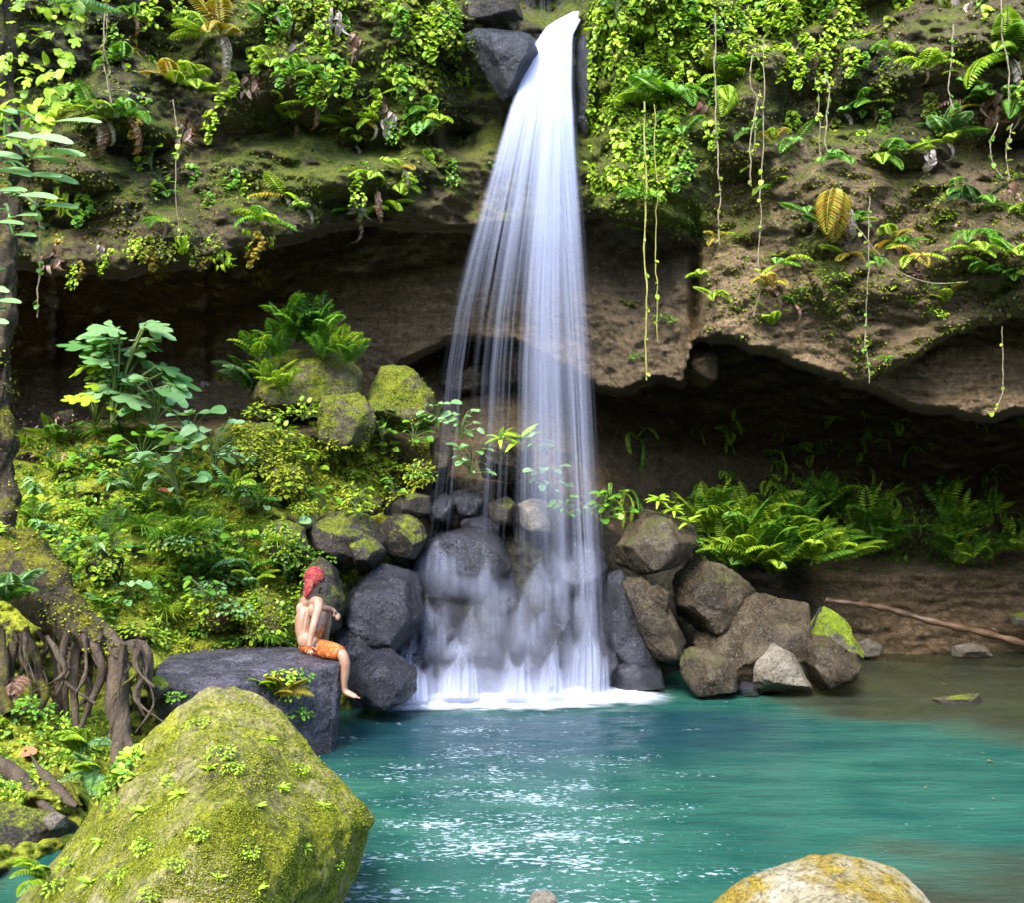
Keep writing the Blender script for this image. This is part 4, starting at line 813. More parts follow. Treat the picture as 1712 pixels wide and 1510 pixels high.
for x, y, s, m, lab in [(640, 735, 70, 'green', 'dark green leafy plant in the gap between the two mossy boulders'), (690, 745, 60, 'green', 'deep green leafy plant under the lime mossy boulder'), (735, 720, 62, 'cool', 'tall leafy plant at the left edge of the water veil'), (770, 735, 66, 'cool', 'leafy plant standing inside the left of the water veil'),
        (785, 800, 66, 'cool', 'big-leaved plant hanging in the water veil above the dark stones'), (905, 760, 48, 'cool', 'two-leaved plant at the right of the brown veiled boulder'), (920, 830, 62, 'cool', 'leafy plant in the densest spray above the pale wedge rock'), (945, 870, 50, 'green', 'wet leafy plant behind the main stream'),
        (1008, 880, 62, 'green', 'bright leafy plant right of the main stream'), (1030, 870, 60, 'green', 'leafy plant between the main stream and the triangular boulder')]:
    h_, n_ = hit(x, y); plant(x, y, s, 'broad', m, lab, D=min(h_.y, 13.6) if x < 980 else 13.9)
plant(838, 735, 58, 'rosette', 'lime', 'spiky rosette plant on top of the brown veiled boulder, left one', D=13.7)
plant(872, 735, 64, 'rosette', 'lime', 'spiky rosette plant on top of the brown veiled boulder, right one', D=13.7)
for x, y, s, lab in [(1100, 838, 42, 'small star-leaved plant on the tip of the triangular boulder'), (1125, 855, 40, 'star-leaved plant just right of the tip of the triangular boulder'), (1150, 875, 40, 'star-leaved plant on the right shoulder of the triangular boulder')]:
    plant(x, y, s, 'rosette', 'lime', lab, D=13.4)
for x, y, s, m, lab in [(60, 830, 60, 'cool', 'bamboo-leaved sprig on the slope near the tree trunk, upper'), (85, 905, 62, 'cool', 'bamboo-leaved sprig on the slope near the tree trunk, lower'), (165, 930, 66, 'cool', 'bamboo-leaved sprig with long pale leaves above the buried stone'), (130, 830, 52, 'cool', 'bamboo-leaved sprig on the path edge'), (190, 815, 56, 'cool', 'bamboo-leaved sprig right of the path edge')]:
    plant(x, y, s, 'lance', m, lab)
for x, y, s, lab in [(45, 740, 55, 'bright lime grass tuft on the path beside the trunk'), (85, 735, 42, 'small lime grass tuft on the path'), (235, 880, 75, 'dark green grass tuft in the middle of the slope'), (200, 720, 60, 'long-bladed grass under the lobed shrubs'), (275, 900, 70, 'pale grass tuft right of the dark green one'), (165, 725, 50, 'grass tuft at the left foot of the lobed shrub'), (330, 885, 60, 'grass tuft below the orange leaf'), (250, 740, 55, 'grass tuft right of the lobed shrubs')]:
    plant(x, y, s, 'grass', 'lime' if 'lime' in lab else 'green', lab, name='grass_tuft', cat='grass')
for x, y, s, m, lab in [(395, 935, 62, 'green', 'heart-leaved plant on the slope up and left of the man'), (380, 985, 55, 'cool', 'pale heart-leaved plant left of the round mossy boulder'), (345, 1010, 60, 'green', 'broad-leaved green plant in the middle of the mossy bank'), (215, 1010, 58, 'cool', 'pale broad-leaved sapling on the mossy bank by the big root'), (20, 925, 60, 'lime', 'big yellow-green leaf plant on the trunk at the left edge')]:
    plant(x, y, s, 'broad', m, lab, **({'D': 9.3} if x < 100 else {}))
for x, y, s, m, lab in [(488, 1165, 52, 'lime', 'leafy tuft on the front face of the slab below the man'), (470, 1140, 50, 'lime', 'leafy tuft at the upper front of the slab'), (500, 1200, 46, 'green', 'leafy tuft low on the front face of the slab'), (505, 1135, 40, 'green', 'small leafy tuft near the corner of the slab'),
        (300, 1170, 40, 'green', 'low leafy tuft at the left front of the slab'), (380, 1080, 40, 'green', 'low leafy bush behind the slab'), (460, 1075, 36, 'lime', 'lime leafy bush behind the slab, near the man'), (330, 1060, 48, 'green', 'leafy bush on the bank behind the left end of the slab'), (250, 1000, 56, 'green', 'leafy bush on the bank right of the big root'), (300, 975, 50, 'lime', 'small-leaved lime bush on the mossy bank'),
        (60, 1190, 60, 'green', 'small-leaved bush growing under the roots at left'), (100, 1220, 55, 'lime', 'lime small-leaved bush right under the roots'), (30, 1310, 52, 'lime', 'lime bush above the grey rounded rock'), (110, 905, 60, 'green', 'small-leaved bush on the slope beside the trunk'), (150, 870, 56, 'green', 'small-leaved bush high on the slope near the trunk'), (210, 850, 50, 'lime', 'lime bush on the slope below the path')]:
    plant(x, y, s, 'bush', m, lab, name='bush', cat='bush', **({'D': 8.6} if x < 120 and y > 1100 else {}))
SL = [(-20, 735), (130, 740), (300, 750), (420, 800), (500, 930), (490, 1070), (300, 1080), (250, 1090), (120, 1010), (-20, 930)]
cnt = 0
while cnt < 85:
    x, y = rr.uniform(-20, 500), rr.uniform(735, 1085)
    if not inpoly(x, y, SL): continue
    cnt += 1; kd_ = cnt % 7
    if kd_ < 3: plant(x, y, rr.uniform(38, 62), ['broad', 'bush', 'broad'][kd_], rr.choice(['green', 'lime', 'cool', 'lime']), 'low leafy plant among the ground cover of the left slope', 'low leafy plants of the left slope', cat='plant')
    elif kd_ < 5: fern(x, y, rr.uniform(34, 52), 6, rr.choice(['fern', 'fine', 'broad']), ['lime', 'green', 'cool'], 'small fern among the ground cover of the left slope', 'small ferns of the left slope', spread=(-100, 100), tilt=(10, 60))
    elif kd_ == 5: plant(x, y, rr.uniform(34, 56), 'grass', rr.choice(['lime', 'green']), 'wispy grass tuft among the ground cover of the left slope', 'grass tufts of the left slope', name='grass_tuft', cat='grass')
    else: plant(x, y, rr.uniform(36, 54), rr.choice(['lance', 'rosette']), rr.choice(['cool', 'green']), 'long-leaved plant among the ground cover of the left slope', 'long-leaved plants of the left slope')
for i, (x, y) in enumerate([(545, 855), (600, 845), (660, 830), (700, 800), (655, 790), (620, 780), (580, 760), (640, 765), (545, 935), (600, 870), (700, 745), (520, 800), (480, 830), (540, 770), (590, 800), (500, 860), (470, 960), (490, 1000), (430, 960)]):
    plant(x, y, rr.uniform(36, 58), rr.choice(['bush', 'broad', 'bush']), rr.choice(['lime', 'lime', 'green']), 'leafy clump growing between the rocks left of the cascade', 'leafy clumps between the rocks left of the cascade', cat='plant')
# sprigs on the upper cliff: each is one hanging plant
def sprigs(spots, label, group, kinds=('drip',), mats=('lime', 'green'), size=(55, 90)):
    for x, y in spots: plant(x, y, rr.uniform(*size), rr.choice(kinds), rr.choice(mats), label, group, cat='climber', name='hanging_plant', rz=rr.uniform(-.4, .4))
sprigs([(1000 + 165 * rr.random() * (1 - .25 * (i % 5) / 5), -5 + 300 * (i / 42)) for i in range(42)], 'leafy climber in the dense green curtain immediately right of the waterfall', 'climbers of the curtain right of the waterfall', mats=('lime', 'lime', 'green', 'lime'), size=(48, 78))
sprigs([(rr.uniform(445, 770), rr.uniform(-20, 130)) for i in range(30)], 'leafy climber trailing down the cliff between the upper ferns and the waterfall', 'climbers on the cliff left of the waterfall', mats=('lime', 'lime', 'green', 'olive'), size=(50, 85))
sprigs([(630, 150), (655, 200), (700, 180), (725, 160), (740, 250), (715, 250), (760, 265), (655, 265), (600, 290), (615, 270), (690, 290)], 'leafy climber on the lower cliff just left of the water curtain', 'climbers low on the cliff left of the curtain', size=(45, 70))
sprigs([(1170 + i * 13, rr.uniform(-10, 60)) for i in range(22)], 'leafy climber along the top edge right of the green curtain', 'climbers along the top edge at right', mats=('lime', 'green', 'lime'), size=(45, 80))
sprigs([(1310, 75), (1340, 60), (1335, 100), (1375, 60), (1385, 95), (1430, 80), (1290, 40), (1360, 20), (1240, 60), (1255, 20)], 'leafy climber hanging from the brow of the right cliff', 'climbers on the brow of the right cliff', mats=('lime', 'lime'), size=(50, 75))
sprigs([(rr.uniform(90, 470), 425 - .0 * i + rr.uniform(-45, 25)) for i in range(40)], 'small climber with dry leaves along the lip of the left cave', 'climbers along the lip of the left cave', kinds=('drip', 'dry', 'drip'), mats=('lime', 'olive', 'yellow'), size=(32, 52))
sprigs([(205, 60), (215, 110), (250, 95), (240, 275), (258, 300), (200, 40), (150, 160), (480, 100), (520, 60), (540, 110), (410, 300), (350, 320)], 'small leafy climber on the open rock of the upper left cliff', 'climbers on open rock of the upper left cliff', mats=('lime', 'green'), size=(44, 70))
for i in range(26):
    x = rr.uniform(70, 780); y = rr.uniform(20, 400 - .10 * max(0, x - 300)); 
    fern(x, y, rr.uniform(28, 46), 4, rr.choice(['fern', 'broad', 'fine']), rr.choice([['lime'], ['green', 'lime'], ['green'], ['yellow', 'lime']]), 'small fern rooted in a crack of the upper left cliff', 'small ferns on the upper left cliff', dead=rr.choice([0, 1]))
for i in range(40):
    x = rr.uniform(1030, 1720); y = rr.uniform(60, 520)
    fern(x, y, rr.uniform(26, 44), 4, rr.choice(['fern', 'broad', 'fine']), rr.choice([['lime'], ['green', 'lime'], ['green'], ['yellow', 'lime']]), 'small fern rooted in a crack of the upper right cliff', 'small ferns on the upper right cliff', dead=rr.choice([0, 0, 1]))
sprigs([(rr.uniform(100, 440), rr.uniform(-20, 330)) for i in range(22)], 'thin leafy climber hanging over the middle of the upper left cliff', 'climbers over the middle of the left cliff', kinds=('drip', 'drip', 'dry'), mats=('lime', 'green', 'olive', 'yellow'), size=(40, 75))
sprigs([(rr.uniform(1160, 1720), rr.uniform(-20, 230)) for i in range(34)], 'thin leafy climber hanging over the upper right cliff', 'climbers over the upper right cliff', kinds=('drip', 'drip', 'drip', 'dry'), mats=('lime', 'green', 'olive'), size=(40, 75))
for (x, y, s, m, lab) in [(495, 70, 52, 'pale', 'cluster of pale dead leaves left of centre on the cliff'), (480, 15, 50, 'pale', 'pale dead leaves hanging at the top edge between the ferns and the waterfall'), (560, 15, 55, 'pale', 'white dead leaves hanging at the top edge nearer the waterfall'), (600, 60, 60, 'dead', 'long brown dead leaf cluster on the cliff left of the waterfall'),
        (660, 190, 50, 'pale', 'pale dead leaves hanging beside the lower climbers'), (640, 160, 46, 'dead', 'brown dead leaves below the upper climbers'), (605, 325, 50, 'pale', 'white curled dead leaves hanging beside the lime fern'), (310, 200, 56, 'dead', 'reddish dead fronds trailing down the middle of the left cliff'), (415, 125, 50, 'dead', 'reddish dead frond tip hanging right of the yellowing fern'),
        (243, 85, 36, 'dead', 'small brown dead leaves on the upper left cliff'), (95, 415, 50, 'dead', 'brown dead leaves at the left end of the cave lip'), (175, 410, 40, 'pale', 'pale dead leaves at the cave lip'), (1590, -5, 68, 'pale', 'grey-white dead fronds hanging at the top right, left bunch'), (1632, -8, 62, 'pale', 'grey-white dead fronds hanging at the top right, right bunch'),
        (1168, 170, 62, 'dead', 'brown dead leaves hanging beside the large fanned fern'), (1655, 150, 70, 'dead', 'pinkish dead leaves under the big arching fern'), (1705, 160, 70, 'dead', 'pinkish dead leaves at the right edge'), (1682, 300, 70, 'dead', 'thin dead frond hanging at the end of a vine at right'), (1555, 250, 44, 'pale', 'pale dead leaves below the small green fern at right'),
        (1530, 440, 36, 'dead', 'brown dead leaf on the brown block at right'), (1610, 365, 36, 'dead', 'dead leaves beside the dark green fern at right'), (350, 635, 56, 'pale', 'cream dry leafy sprig at the foot of the cave wall'), (375, 620, 50, 'yellow', 'yellowish dry sprig at the foot of the cave wall')]:
    plant(x, y, s * 1.25, 'dry', m, lab, cat='dead leaves', name='dead_leaf_cluster', rz=0)
for x, y, s, m, lab in [(735, 12, 62, 'lime', 'big pale-leaved plant at the top edge left of the waterfall'), (700, 130, 58, 'lime', 'broad-leaved bright plant on the rock ledge left of the waterfall'), (1315, 25, 62, 'lime', 'heart-leaved bright plant at the top edge right of the waterfall'), (1285, 60, 50, 'lime', 'pale heart-leaved plant below the bright one at the top right'),
        (255, 285, 50, 'lime', 'three-leaved bright plant on the cliff above the cave'), (270, 315, 40, 'lime', 'small bright plant below the three-leaved one'), (1030, 30, 56, 'cool', 'pale fern-like plant at the top of the green curtain'), (830, 290, 30, 'cool', 'small plant seen through the water curtain')]:
    plant(x, y, s, 'broad', m, lab)
for x, y, m in [(1400, 470, 'lime'), (1395, 490, 'lime'), (1555, 485, 'green'), (1500, 480, 'lime'), (1580, 340, 'lime'), (1585, 370, 'lime'), (1545, 320, 'lime'), (1590, 480, 'lime'), (1300, 430, 'olive'), (1280, 440, 'olive'), (1580, 555, 'olive'), (1560, 530, 'lime'), (1480, 600, 'green'), (1470, 620, 'green'), (1240, 400, 'olive'), (1175, 390, 'green'), (1110, 540, 'green'), (1050, 510, 'olive'), (1065, 600, 'green'), (1320, 210, 'deep'), (1500, 170, 'lime'), (1450, 60, 'lime'), (1700, 300, 'lime'), (1520, 505, 'lime')]:
    plant(x, y, rr.uniform(26, 40), rr.choice(['bush', 'rosette']), m, 'tiny leafy tuft dotted on the bare rock of the right cliff', 'tiny tufts on the right cliff', name='leafy_tuft', cat='plant')
# leafy plants on the faces of the foreground boulder
for i, (x, y, s) in enumerate([(370, 1265, 46), (350, 1290, 40), (240, 1360, 42), (245, 1420, 46), (170, 1410, 44), (120, 1450, 46), (415, 1430, 36), (470, 1320, 34), (500, 1290, 32), (330, 1215, 34), (300, 1330, 38), (285, 1310, 30), (390, 1290, 36), (190, 1350, 34), (450, 1240, 30), (540, 1350, 28), (330, 1400, 36), (150, 1480, 44), (100, 1490, 48), (250, 1500, 36), (560, 1450, 28), (430, 1350, 30), (225, 1300, 30), (200, 1470, 40), (290, 1450, 34), (430, 1490, 34), (365, 1470, 30), (510, 1420, 26)]):
    plant(x, y, s, rr.choice(['bush', 'rosette']), 'lime', 'small leafy tuft growing in the moss of the foreground boulder', 'leafy tufts on the foreground boulder', name='leafy_tuft', cat='plant', off=.0)
# hanging vines and aerial roots
def vine(pts, D, rad, mat, label, n=40):
    w_ = [up(x, y, D + (dd[0] if dd else 0)) for x, y, *dd in pts]; c = spline(w_, n); c = c + np.stack([fbm(c, 2.5, 3), fbm(c + 9, 2.5, 3), 0 * c[:, 0]], -1) * .035
    o = Vector(w_[0]); v, f = tube(c - np.array(o), np.array(rad) * .75 * (1 + .25 * np.sin(np.arange(n) * 1.7)), 6); ob = obj('hanging_vine', mesh('hanging_vine', v, f, M[mat]), loc=o); tag(ob, label, 'vine')
    if mat.startswith('vine') and n > 10:
        m = rr.randint(5, 14); kk = np.array([rr.randint(1, n - 2) for _ in range(m)]); dv = rn.normal(0, .7, (m, 3)) + (0, -.4, -.5)
        lv, lf_ = inst(T_HT, basis(dv, np.tile((0, -.8, 1.), (m, 1))), c[kk] - np.array(o), rn.uniform(.04, .09, m)); obj('foliage', mesh('foliage', lv, lf_, M[rr.choice(['lime', 'green', 'olive'])], True), ob)
    return ob
for pts, D_, r_, m_, lab in [
    ([(175, -30), (176, 60), (182, 110), (184, 160), (192, 195)], 12.2, .014, 'vine', 'pale double vine hanging at the upper left cliff above the dark ferns'),
    ([(180, -20), (178, 70), (176, 120), (186, 170), (180, 180)], 12.15, .009, 'vine', 'thin twin strand wound beside the pale double vine'),
    ([(292, 165), (297, 240), (295, 330), (300, 400)], 12.3, .009, 'vine', 'thin brown vine hanging down to the lip of the left cave'),
    ([(62, 330), (63, 420), (65, 530)], 9.2, .010, 'vine', 'straight vine hanging in front of the left cave beside the trunk'),
    ([(160, 155), (200, 150), (230, 160), (250, 165)], 12.3, .008, 'vine', 'short vine looping sideways on the upper left cliff'),
    ([(1078, 170), (1080, 300), (1079, 420), (1081, 540), (1080, 635)], 12.9, .016, 'vinegreen', 'long yellow-green vine hanging right of the waterfall, the thickest one'),
    ([(1095, 175), (1097, 290), (1098, 420), (1097, 480), (1100, 572)], 12.95, .010, 'vinegreen', 'thinner reddish vine just right of the thick yellow-green one'),
    ([(1195, 20), (1196, 150), (1200, 260), (1202, 340), (1203, 408)], 12.7, .013, 'vine', 'pale vine hanging down through the drooping fern'),
    ([(1262, 90), (1255, 140), (1265, 170), (1255, 230), (1256, 310)], 12.7, .012, 'vine', 'crooked pale vine hanging right of the drooping fern'),
    ([(1270, 150), (1262, 190), (1260, 250), (1253, 275)], 12.72, .008, 'vine', 'short thin vine beside the crooked pale one'),
    ([(1278, 60), (1277, 200), (1272, 340), (1268, 450), (1265, 528)], 12.7, .010, 'vine', 'long straight thin vine reaching down to the overhang lip'),
    ([(1380, 120), (1383, 160), (1380, 210), (1387, 270)], 12.5, .014, 'vine', 'wavy vine ending at the green fern on the brown block'),
    ([(1362, 130), (1370, 200), (1376, 300)], 12.6, .009, 'vine', 'faint thin vine left of the wavy vine'),
    ([(1592, 40), (1587, 100), (1588, 150), (1594, 186)], 12.3, .012, 'vine', 'vine hanging from the grey dead fronds at the top right'),
    ([(1672, -10), (1676, 60), (1685, 110), (1688, 170)], 12.0, .012, 'vine', 'vine dropping into the big arching fern at upper right'),
    ([(1668, 205), (1655, 240), (1662, 275), (1678, 298)], 12.1, .010, 'vine', 'curved vine loop on the right cliff, left strand'),
    ([(1695, 205), (1686, 240), (1686, 300)], 12.1, .010, 'vine', 'curved vine loop on the right cliff, right strand'),
    ([(1452, 330), (1452, 450), (1450, 560), (1452, 640)], 12.3, .010, 'vine', 'long vine hanging down the brown block past its lower edge'),
    ([(1410, 330), (1440, 390), (1500, 450), (1560, 472), (1620, 470)], 12.3, .009, 'vine', 'thin vine sagging in a long curve across the brown block'),
    ([(1680, 545), (1676, 620), (1678, 655), (1665, 686), (1645, 686)], 12.6, .010, 'vine', 'pale vine with a hooked end under the right overhang'),
    ([(1385, 365), (1395, 400)], 12.3, .013, 'vine', 'short bare stalk poking down below the yellow fern')]:
    vine(pts, D_, r_, m_, lab, 34 if len(pts) > 2 else 8)
vine([(1380, 1004), (1430, 1010), (1480, 1018, .1), (1560, 1040), (1640, 1058), (1730, 1082)], 15.0, np.linspace(.05, .075, 34), 'log', 'long thin fallen branch lying along the foot of the right bank', 34).name = 'fallen_branch'
bpy.data.objects['fallen_branch']['category'] = 'branch'
o = vine([(1374, 1016), (1350, 1060)], 13.0, .022, 'pipe', 'short straight black stick leaning between two boulders of the right pile', 8); o.name = 'stick'; o['category'] = 'stick'

tree = obj('tree', None, loc=up(10, 900, 9.6)); TI = np.array(tree.location)
tag(tree, 'mossy old tree at the left edge with a web of exposed roots over the bank', 'tree')
def limb(name, pts, rad, mat, n=30, seg=14, amp=.04):
    c = spline([up(*q) for q in pts], n); r_ = np.interp(np.linspace(0, 1, n), np.linspace(0, 1, len(rad)), rad)
    v, f = tube(c, r_, seg); v2 = v + (fbm(v * (1, 1, .5), 5, 4) * amp)[:, None] * rn.choice([1]) * (v - np.repeat(c, seg, 0)) / np.maximum(np.repeat(r_, seg)[:, None], .01)
    if mat == 'mossbark' and rad[0] > .1:
        q = rn.randint(0, len(v2), 2600); nv = (v - np.repeat(c, seg, 0))[q]; nv /= np.linalg.norm(nv, axis=1)[:, None]; g = (nv[:, 2] + fbm(v2[q], 4, 3) * 1.4) > .25; q, nv = q[g], nv[g]
        pv = v2[q] + rn.normal(0, .025, (len(q), 3)); mv_, mf_ = inst(T_MN, basis(nv + rn.normal(0, .6, nv.shape) + (0, 0, -.3), nv * .5 + (0, -.2, 1)), pv, rn.uniform(.02, .05, len(q)))
        tag(obj('moss', mesh('moss', mv_ - TI, mf_, M['mossfuzz'], True), tree), kind='stuff')
    return obj(name, mesh(name, v2 - TI, f, M[mat]), tree)
limb('trunk', [(-14, -120, 9.8), (0, 200, 9.8), (6, 400, 9.7), (2, 600, 9.6), (2, 760, 9.6), (8, 880, 9.5), (30, 960, 9.3)], [.13, .13, .13, .10, .10, .13, .18], 'mossbark', 120, 30, .09)
limb('root', [(25, 915, 9.4), (70, 985, 9.2), (120, 1040, 9.1), (175, 1085, 9.0), (205, 1100, 9.0)], [.24, .26, .17, .10, .08], 'mossbark', 60, 24, .05)
limb('root', [(60, 960, 9.3), (115, 1010, 9.2), (165, 1050, 9.1), (200, 1085, 9.0), (228, 1078, 9.1), (246, 1095, 9.1), (244, 1140, 9.1)], [.07, .07, .07, .08, .06, .05, .045], 'bark', 50, 14, .02)
limb('root', [(195, 1085, 8.95), (196, 1140, 8.9), (195, 1180, 8.85), (202, 1230, 8.75), (196, 1290, 8.6)], [.08, .09, .10, .085, .05], 'bark', 40, 18, .025)
limb('root', [(205, 1215, 8.75), (215, 1245, 8.7), (232, 1275, 8.6)], [.05, .045, .03], 'bark', 20, 12, .015)
limb('root', [(128, 1062, 9.0), (155, 1078, 8.9), (170, 1110, 8.85), (168, 1140, 8.85), (150, 1180, 8.8), (138, 1210, 8.8), (122, 1240, 8.7)], [.05, .045, .04, .035, .03, .025, .02], 'bark', 40, 12, .015)
limb('root', [(170, 1128, 8.9), (178, 1135, 8.9), (186, 1118, 8.95)], [.03, .03, .03], 'bark', 12, 10, .01)
limb('root', [(130, 1060, 9.0), (126, 1100, 8.95), (124, 1160, 8.9), (128, 1215, 8.85)], [.045, .035, .035, .03], 'bark', 30, 12, .015)
limb('root', [(46, 1070, 9.0), (62, 1105, 8.9), (66, 1140, 8.9), (74, 1165, 8.8), (60, 1200, 8.8)], [.045, .04, .05, .04, .03], 'mossbark', 30, 12, .02)
limb('root', [(-5, 1060, 9.0), (4, 1110, 8.8), (2, 1160, 8.7), (16, 1195, 8.6)], [.07, .06, .055, .05], 'mossbark', 30, 12, .02)
limb('root', [(22, 1075, 9.0), (14, 1120, 8.9), (16, 1170, 8.8)], [.05, .045, .04], 'mossbark', 24, 12, .02)
limb('root', [(88, 1075, 9.3), (96, 1130, 9.25), (100, 1190, 9.2)], [.04, .035, .03], 'bark', 24, 10, .015)
limb('root', [(108, 1065, 9.2), (108, 1130, 9.15), (112, 1220, 9.1)], [.035, .03, .025], 'bark', 24, 10, .012)
limb('root', [(145, 1075, 9.2), (150, 1120, 9.2), (146, 1200, 9.1)], [.035, .03, .025], 'bark', 24, 10, .012)
limb('root', [(50, 1260, 8.2), (75, 1300, 8.0), (110, 1335, 7.8), (130, 1350, 7.7)], [.004, .045, .04, .02], 'bark', 30, 12, .02)
limb('root', [(-20, 1270, 8.0), (30, 1300, 7.9), (70, 1345, 7.7), (100, 1362, 7.6)], [.07, .06, .04, .006], 'bark', 30, 12, .02)
limb('root', [(95, 1290, 8.1), (115, 1320, 7.9), (135, 1350, 7.8)], [.03, .03, .02], 'mossbark', 20, 10, .01)
rt = random.Random(9)
for i in range(34):           # tangle of fine roots under the arch
    x = rt.uniform(-5, 235); y = 1052 + .28 * max(0, x - 130) + rt.uniform(-8, 14); ln = rt.uniform(70, 190); dd_ = rt.uniform(8.75, 9.25)
    limb('root', [(x, y, dd_), (x + rt.uniform(-14, 26), y + ln * .3, dd_ - .02), (x + rt.uniform(-20, 40), y + ln * .6, dd_ - .06), (x + rt.uniform(-40, 70), y + ln * .9, dd_ - .12)], [rt.uniform(.014, .032), .018, .013, .005], rt.choice(['bark', 'bark', 'mossbark']), 22, 9, .02)
for x, y, s, a in [(155, 215, 110, 80), (110, 235, 95, 75), (125, 262, 92, 82), (105, 270, 72, 70), (95, 302, 78, 95), (118, 300, 85, 85), (85, 335, 80, 100), (120, 352, 75, 88), (40, 205, 60, -20), (60, 225, 70, 60), (30, 380, 60, 95), (10, 480, 55, 60), (30, 510, 50, 90), (15, 545, 52, 90), (40, 330, 78, 85), (55, 290, 82, 80), (25, 265, 75, 75), (65, 372, 65, 95), (35, 180, 60, 40), (60, 400, 50, 100)]:
    base = up(x - s * .75, y - 8 if a > 60 else y, 8.3 + rr.uniform(-.3, .3)); Lm = s / F * 8.3 * 1.15; ar = math.radians(a)
    d = np.array([[math.sin(ar), -.45 + rr.uniform(-.2, .2), rr.uniform(-.18, .12)]]); v, f = inst(leafT(1, .40, 7, .06, .22), basis(d, np.array([[rr.uniform(-.15, .15), -.55, 1.]])), base[None], [Lm])
    tv, tf = tube(spline([up(8, y - 30, 9.4), (base + up(8, y - 30, 9.4)) / 2 + (0, 0, .05), base], 8), .012, 5); v, f = join([(v, f), (tv, tf)])
    obj('leaf', mesh('leaf', v - TI, f, M['cool']), tree)
cr, cd_ = [], []
for i in range(520):          # leafy crown over the left edge
    y = rr.uniform(-130, 250); x = rr.uniform(-60, 150 - .38 * max(0, y - 40)) ; cr.append(up(x, y, rr.uniform(8.3, 9.8))); cd_.append((rr.uniform(-.6, 1), rr.uniform(-1, 0), rr.uniform(-1.1, .2)))
cr, cd_ = np.array(cr), np.array(cd_); cr = cr[fbm(cr, 1.6, 2) > -.12]; cd_ = cd_[:len(cr)]
v, f = join([inst(T_OV, basis(cd_[::2], np.tile((0, -.6, 1.), (len(cr[::2]), 1)) + rn.normal(0, .3, (len(cr[::2]), 3))), cr[::2], rn.uniform(.10, .22, len(cr[::2]))), inst(T_LB, basis(cd_[1::2], np.tile((0, -.6, 1.), (len(cr[1::2]), 1)) + rn.normal(0, .3, (len(cr[1::2]), 3))), cr[1::2], rn.uniform(.07, .15, len(cr[1::2])))])
obj('crown', mesh('crown', v - TI, f, M['lime']), tree)
fern(85, 12, 100, 4, 'fern', ['cool', 'lime'], 'long arching frond plant at the top left in front of the cliff', spread=(40, 100), tilt=(-10, 30), D=9.4)
# uncountable cover
cover('ground_cover', 'low leafy ground cover over the left slope', [(-40, 730), (130, 735), (300, 745), (420, 800), (520, 930), (500, 1080), (300, 1090), (250, 1100), (100, 1010), (-40, 950)], 9000, T_OV, (.035, .085), 'slopeleaf', clump=1.6, thr=-.1, lift=.02)
cover('ground_cover', 'yellow-green creeping cover around the mossy boulders above the cascade', [(380, 700), (560, 740), (720, 740), (730, 800), (640, 850), (520, 860), (430, 840)], 4200, T_OV, (.03, .075), 'mossfuzz', thr=-.5, lift=.02)
cover('ground_cover', 'leafy cover under the exposed roots at the left', [(-40, 1180), (180, 1190), (250, 1270), (170, 1340), (100, 1350), (-40, 1330)], 3200, T_OV, (.03, .07), 'slopeleaf', lift=.02)
cover('ground_cover', 'moss tufts along the mossy bank behind the slab', [(170, 950), (400, 900), (500, 950), (490, 1080), (260, 1100), (200, 1060)], 5000, T_MN, (.02, .05), 'mossfuzz', thr=-.4, lift=.01)
cover('moss', 'fine moss tufts on the foreground boulder', [(60, 1510), (130, 1385), (240, 1265), (340, 1180), (390, 1154), (446, 1168), (500, 1228), (570, 1310), (624, 1372), (604, 1445), (570, 1510)], 24000, T_MN, (.006, .016), 'mossfuzz', down=0, out=1, clump=3.5, thr=.02, cat='moss')
cover('moss', 'moss tufts on the two boulders under the cave', [(360, 650), (525, 640), (725, 615), (725, 720), (480, 800), (380, 790)], 3000, T_MN, (.02, .045), 'mossfuzz', down=0, out=.8, clump=2.5, thr=-.1, cat='moss')
cover('moss', 'moss and tiny creepers over the upper left cliff', [(-40, -40), (780, -40), (800, 100), (760, 330), (560, 360), (400, 400), (-40, 430)], 9000, T_MN, (.03, .08), 'olive', down=.7, out=.4, clump=1.4, thr=.05, cat='moss')
cover('moss', 'moss and tiny creepers over the upper right cliff', [(985, -40), (1750, -40), (1750, 520), (1600, 560), (1450, 630), (1300, 580), (1170, 550), (1150, 400), (980, 350)], 10000, T_MN, (.03, .08), 'olive', down=.7, out=.4, clump=1.4, thr=.05, cat='moss')
cover('moss', 'bright moss flecks over the brown block at right', [(1160, 250), (1720, 230), (1720, 520), (1600, 560), (1450, 630), (1300, 580), (1170, 550)], 6000, T_MN, (.02, .05), 'mossfuzz', down=.5, out=.4, clump=1.1, thr=.1, cat='moss')
cover('ground_cover', 'leaves packed behind the climbers right of the waterfall', [(985, -40), (1180, -40), (1160, 120), (1110, 330), (985, 320)], 3500, T_OV, (.06, .13), 'lime', down=.8, out=.6, thr=-.35)
cover('ground_cover', 'leaves packed behind the climbers left of the waterfall', [(440, -40), (790, -40), (785, 140), (640, 170), (460, 120)], 1500, T_OV, (.05, .11), 'lime', down=.8, out=.6, clump=1.8, thr=.0)
cover('ground_cover', 'leaves along the top edge at the right', [(1160, -40), (1460, -40), (1440, 60), (1300, 90), (1170, 110)], 1500, T_OV, (.05, .11), 'lime', down=.8, out=.6, clump=1.8, thr=-.1)
cover('ground_cover', 'shaded leaves on the ledge under the right overhang', [(1150, 850), (1250, 830), (1560, 850), (1750, 900), (1750, 950), (1400, 960), (1170, 940)], 2600, T_OV, (.05, .11), 'green', down=.5, clump=1.5, thr=-.1)
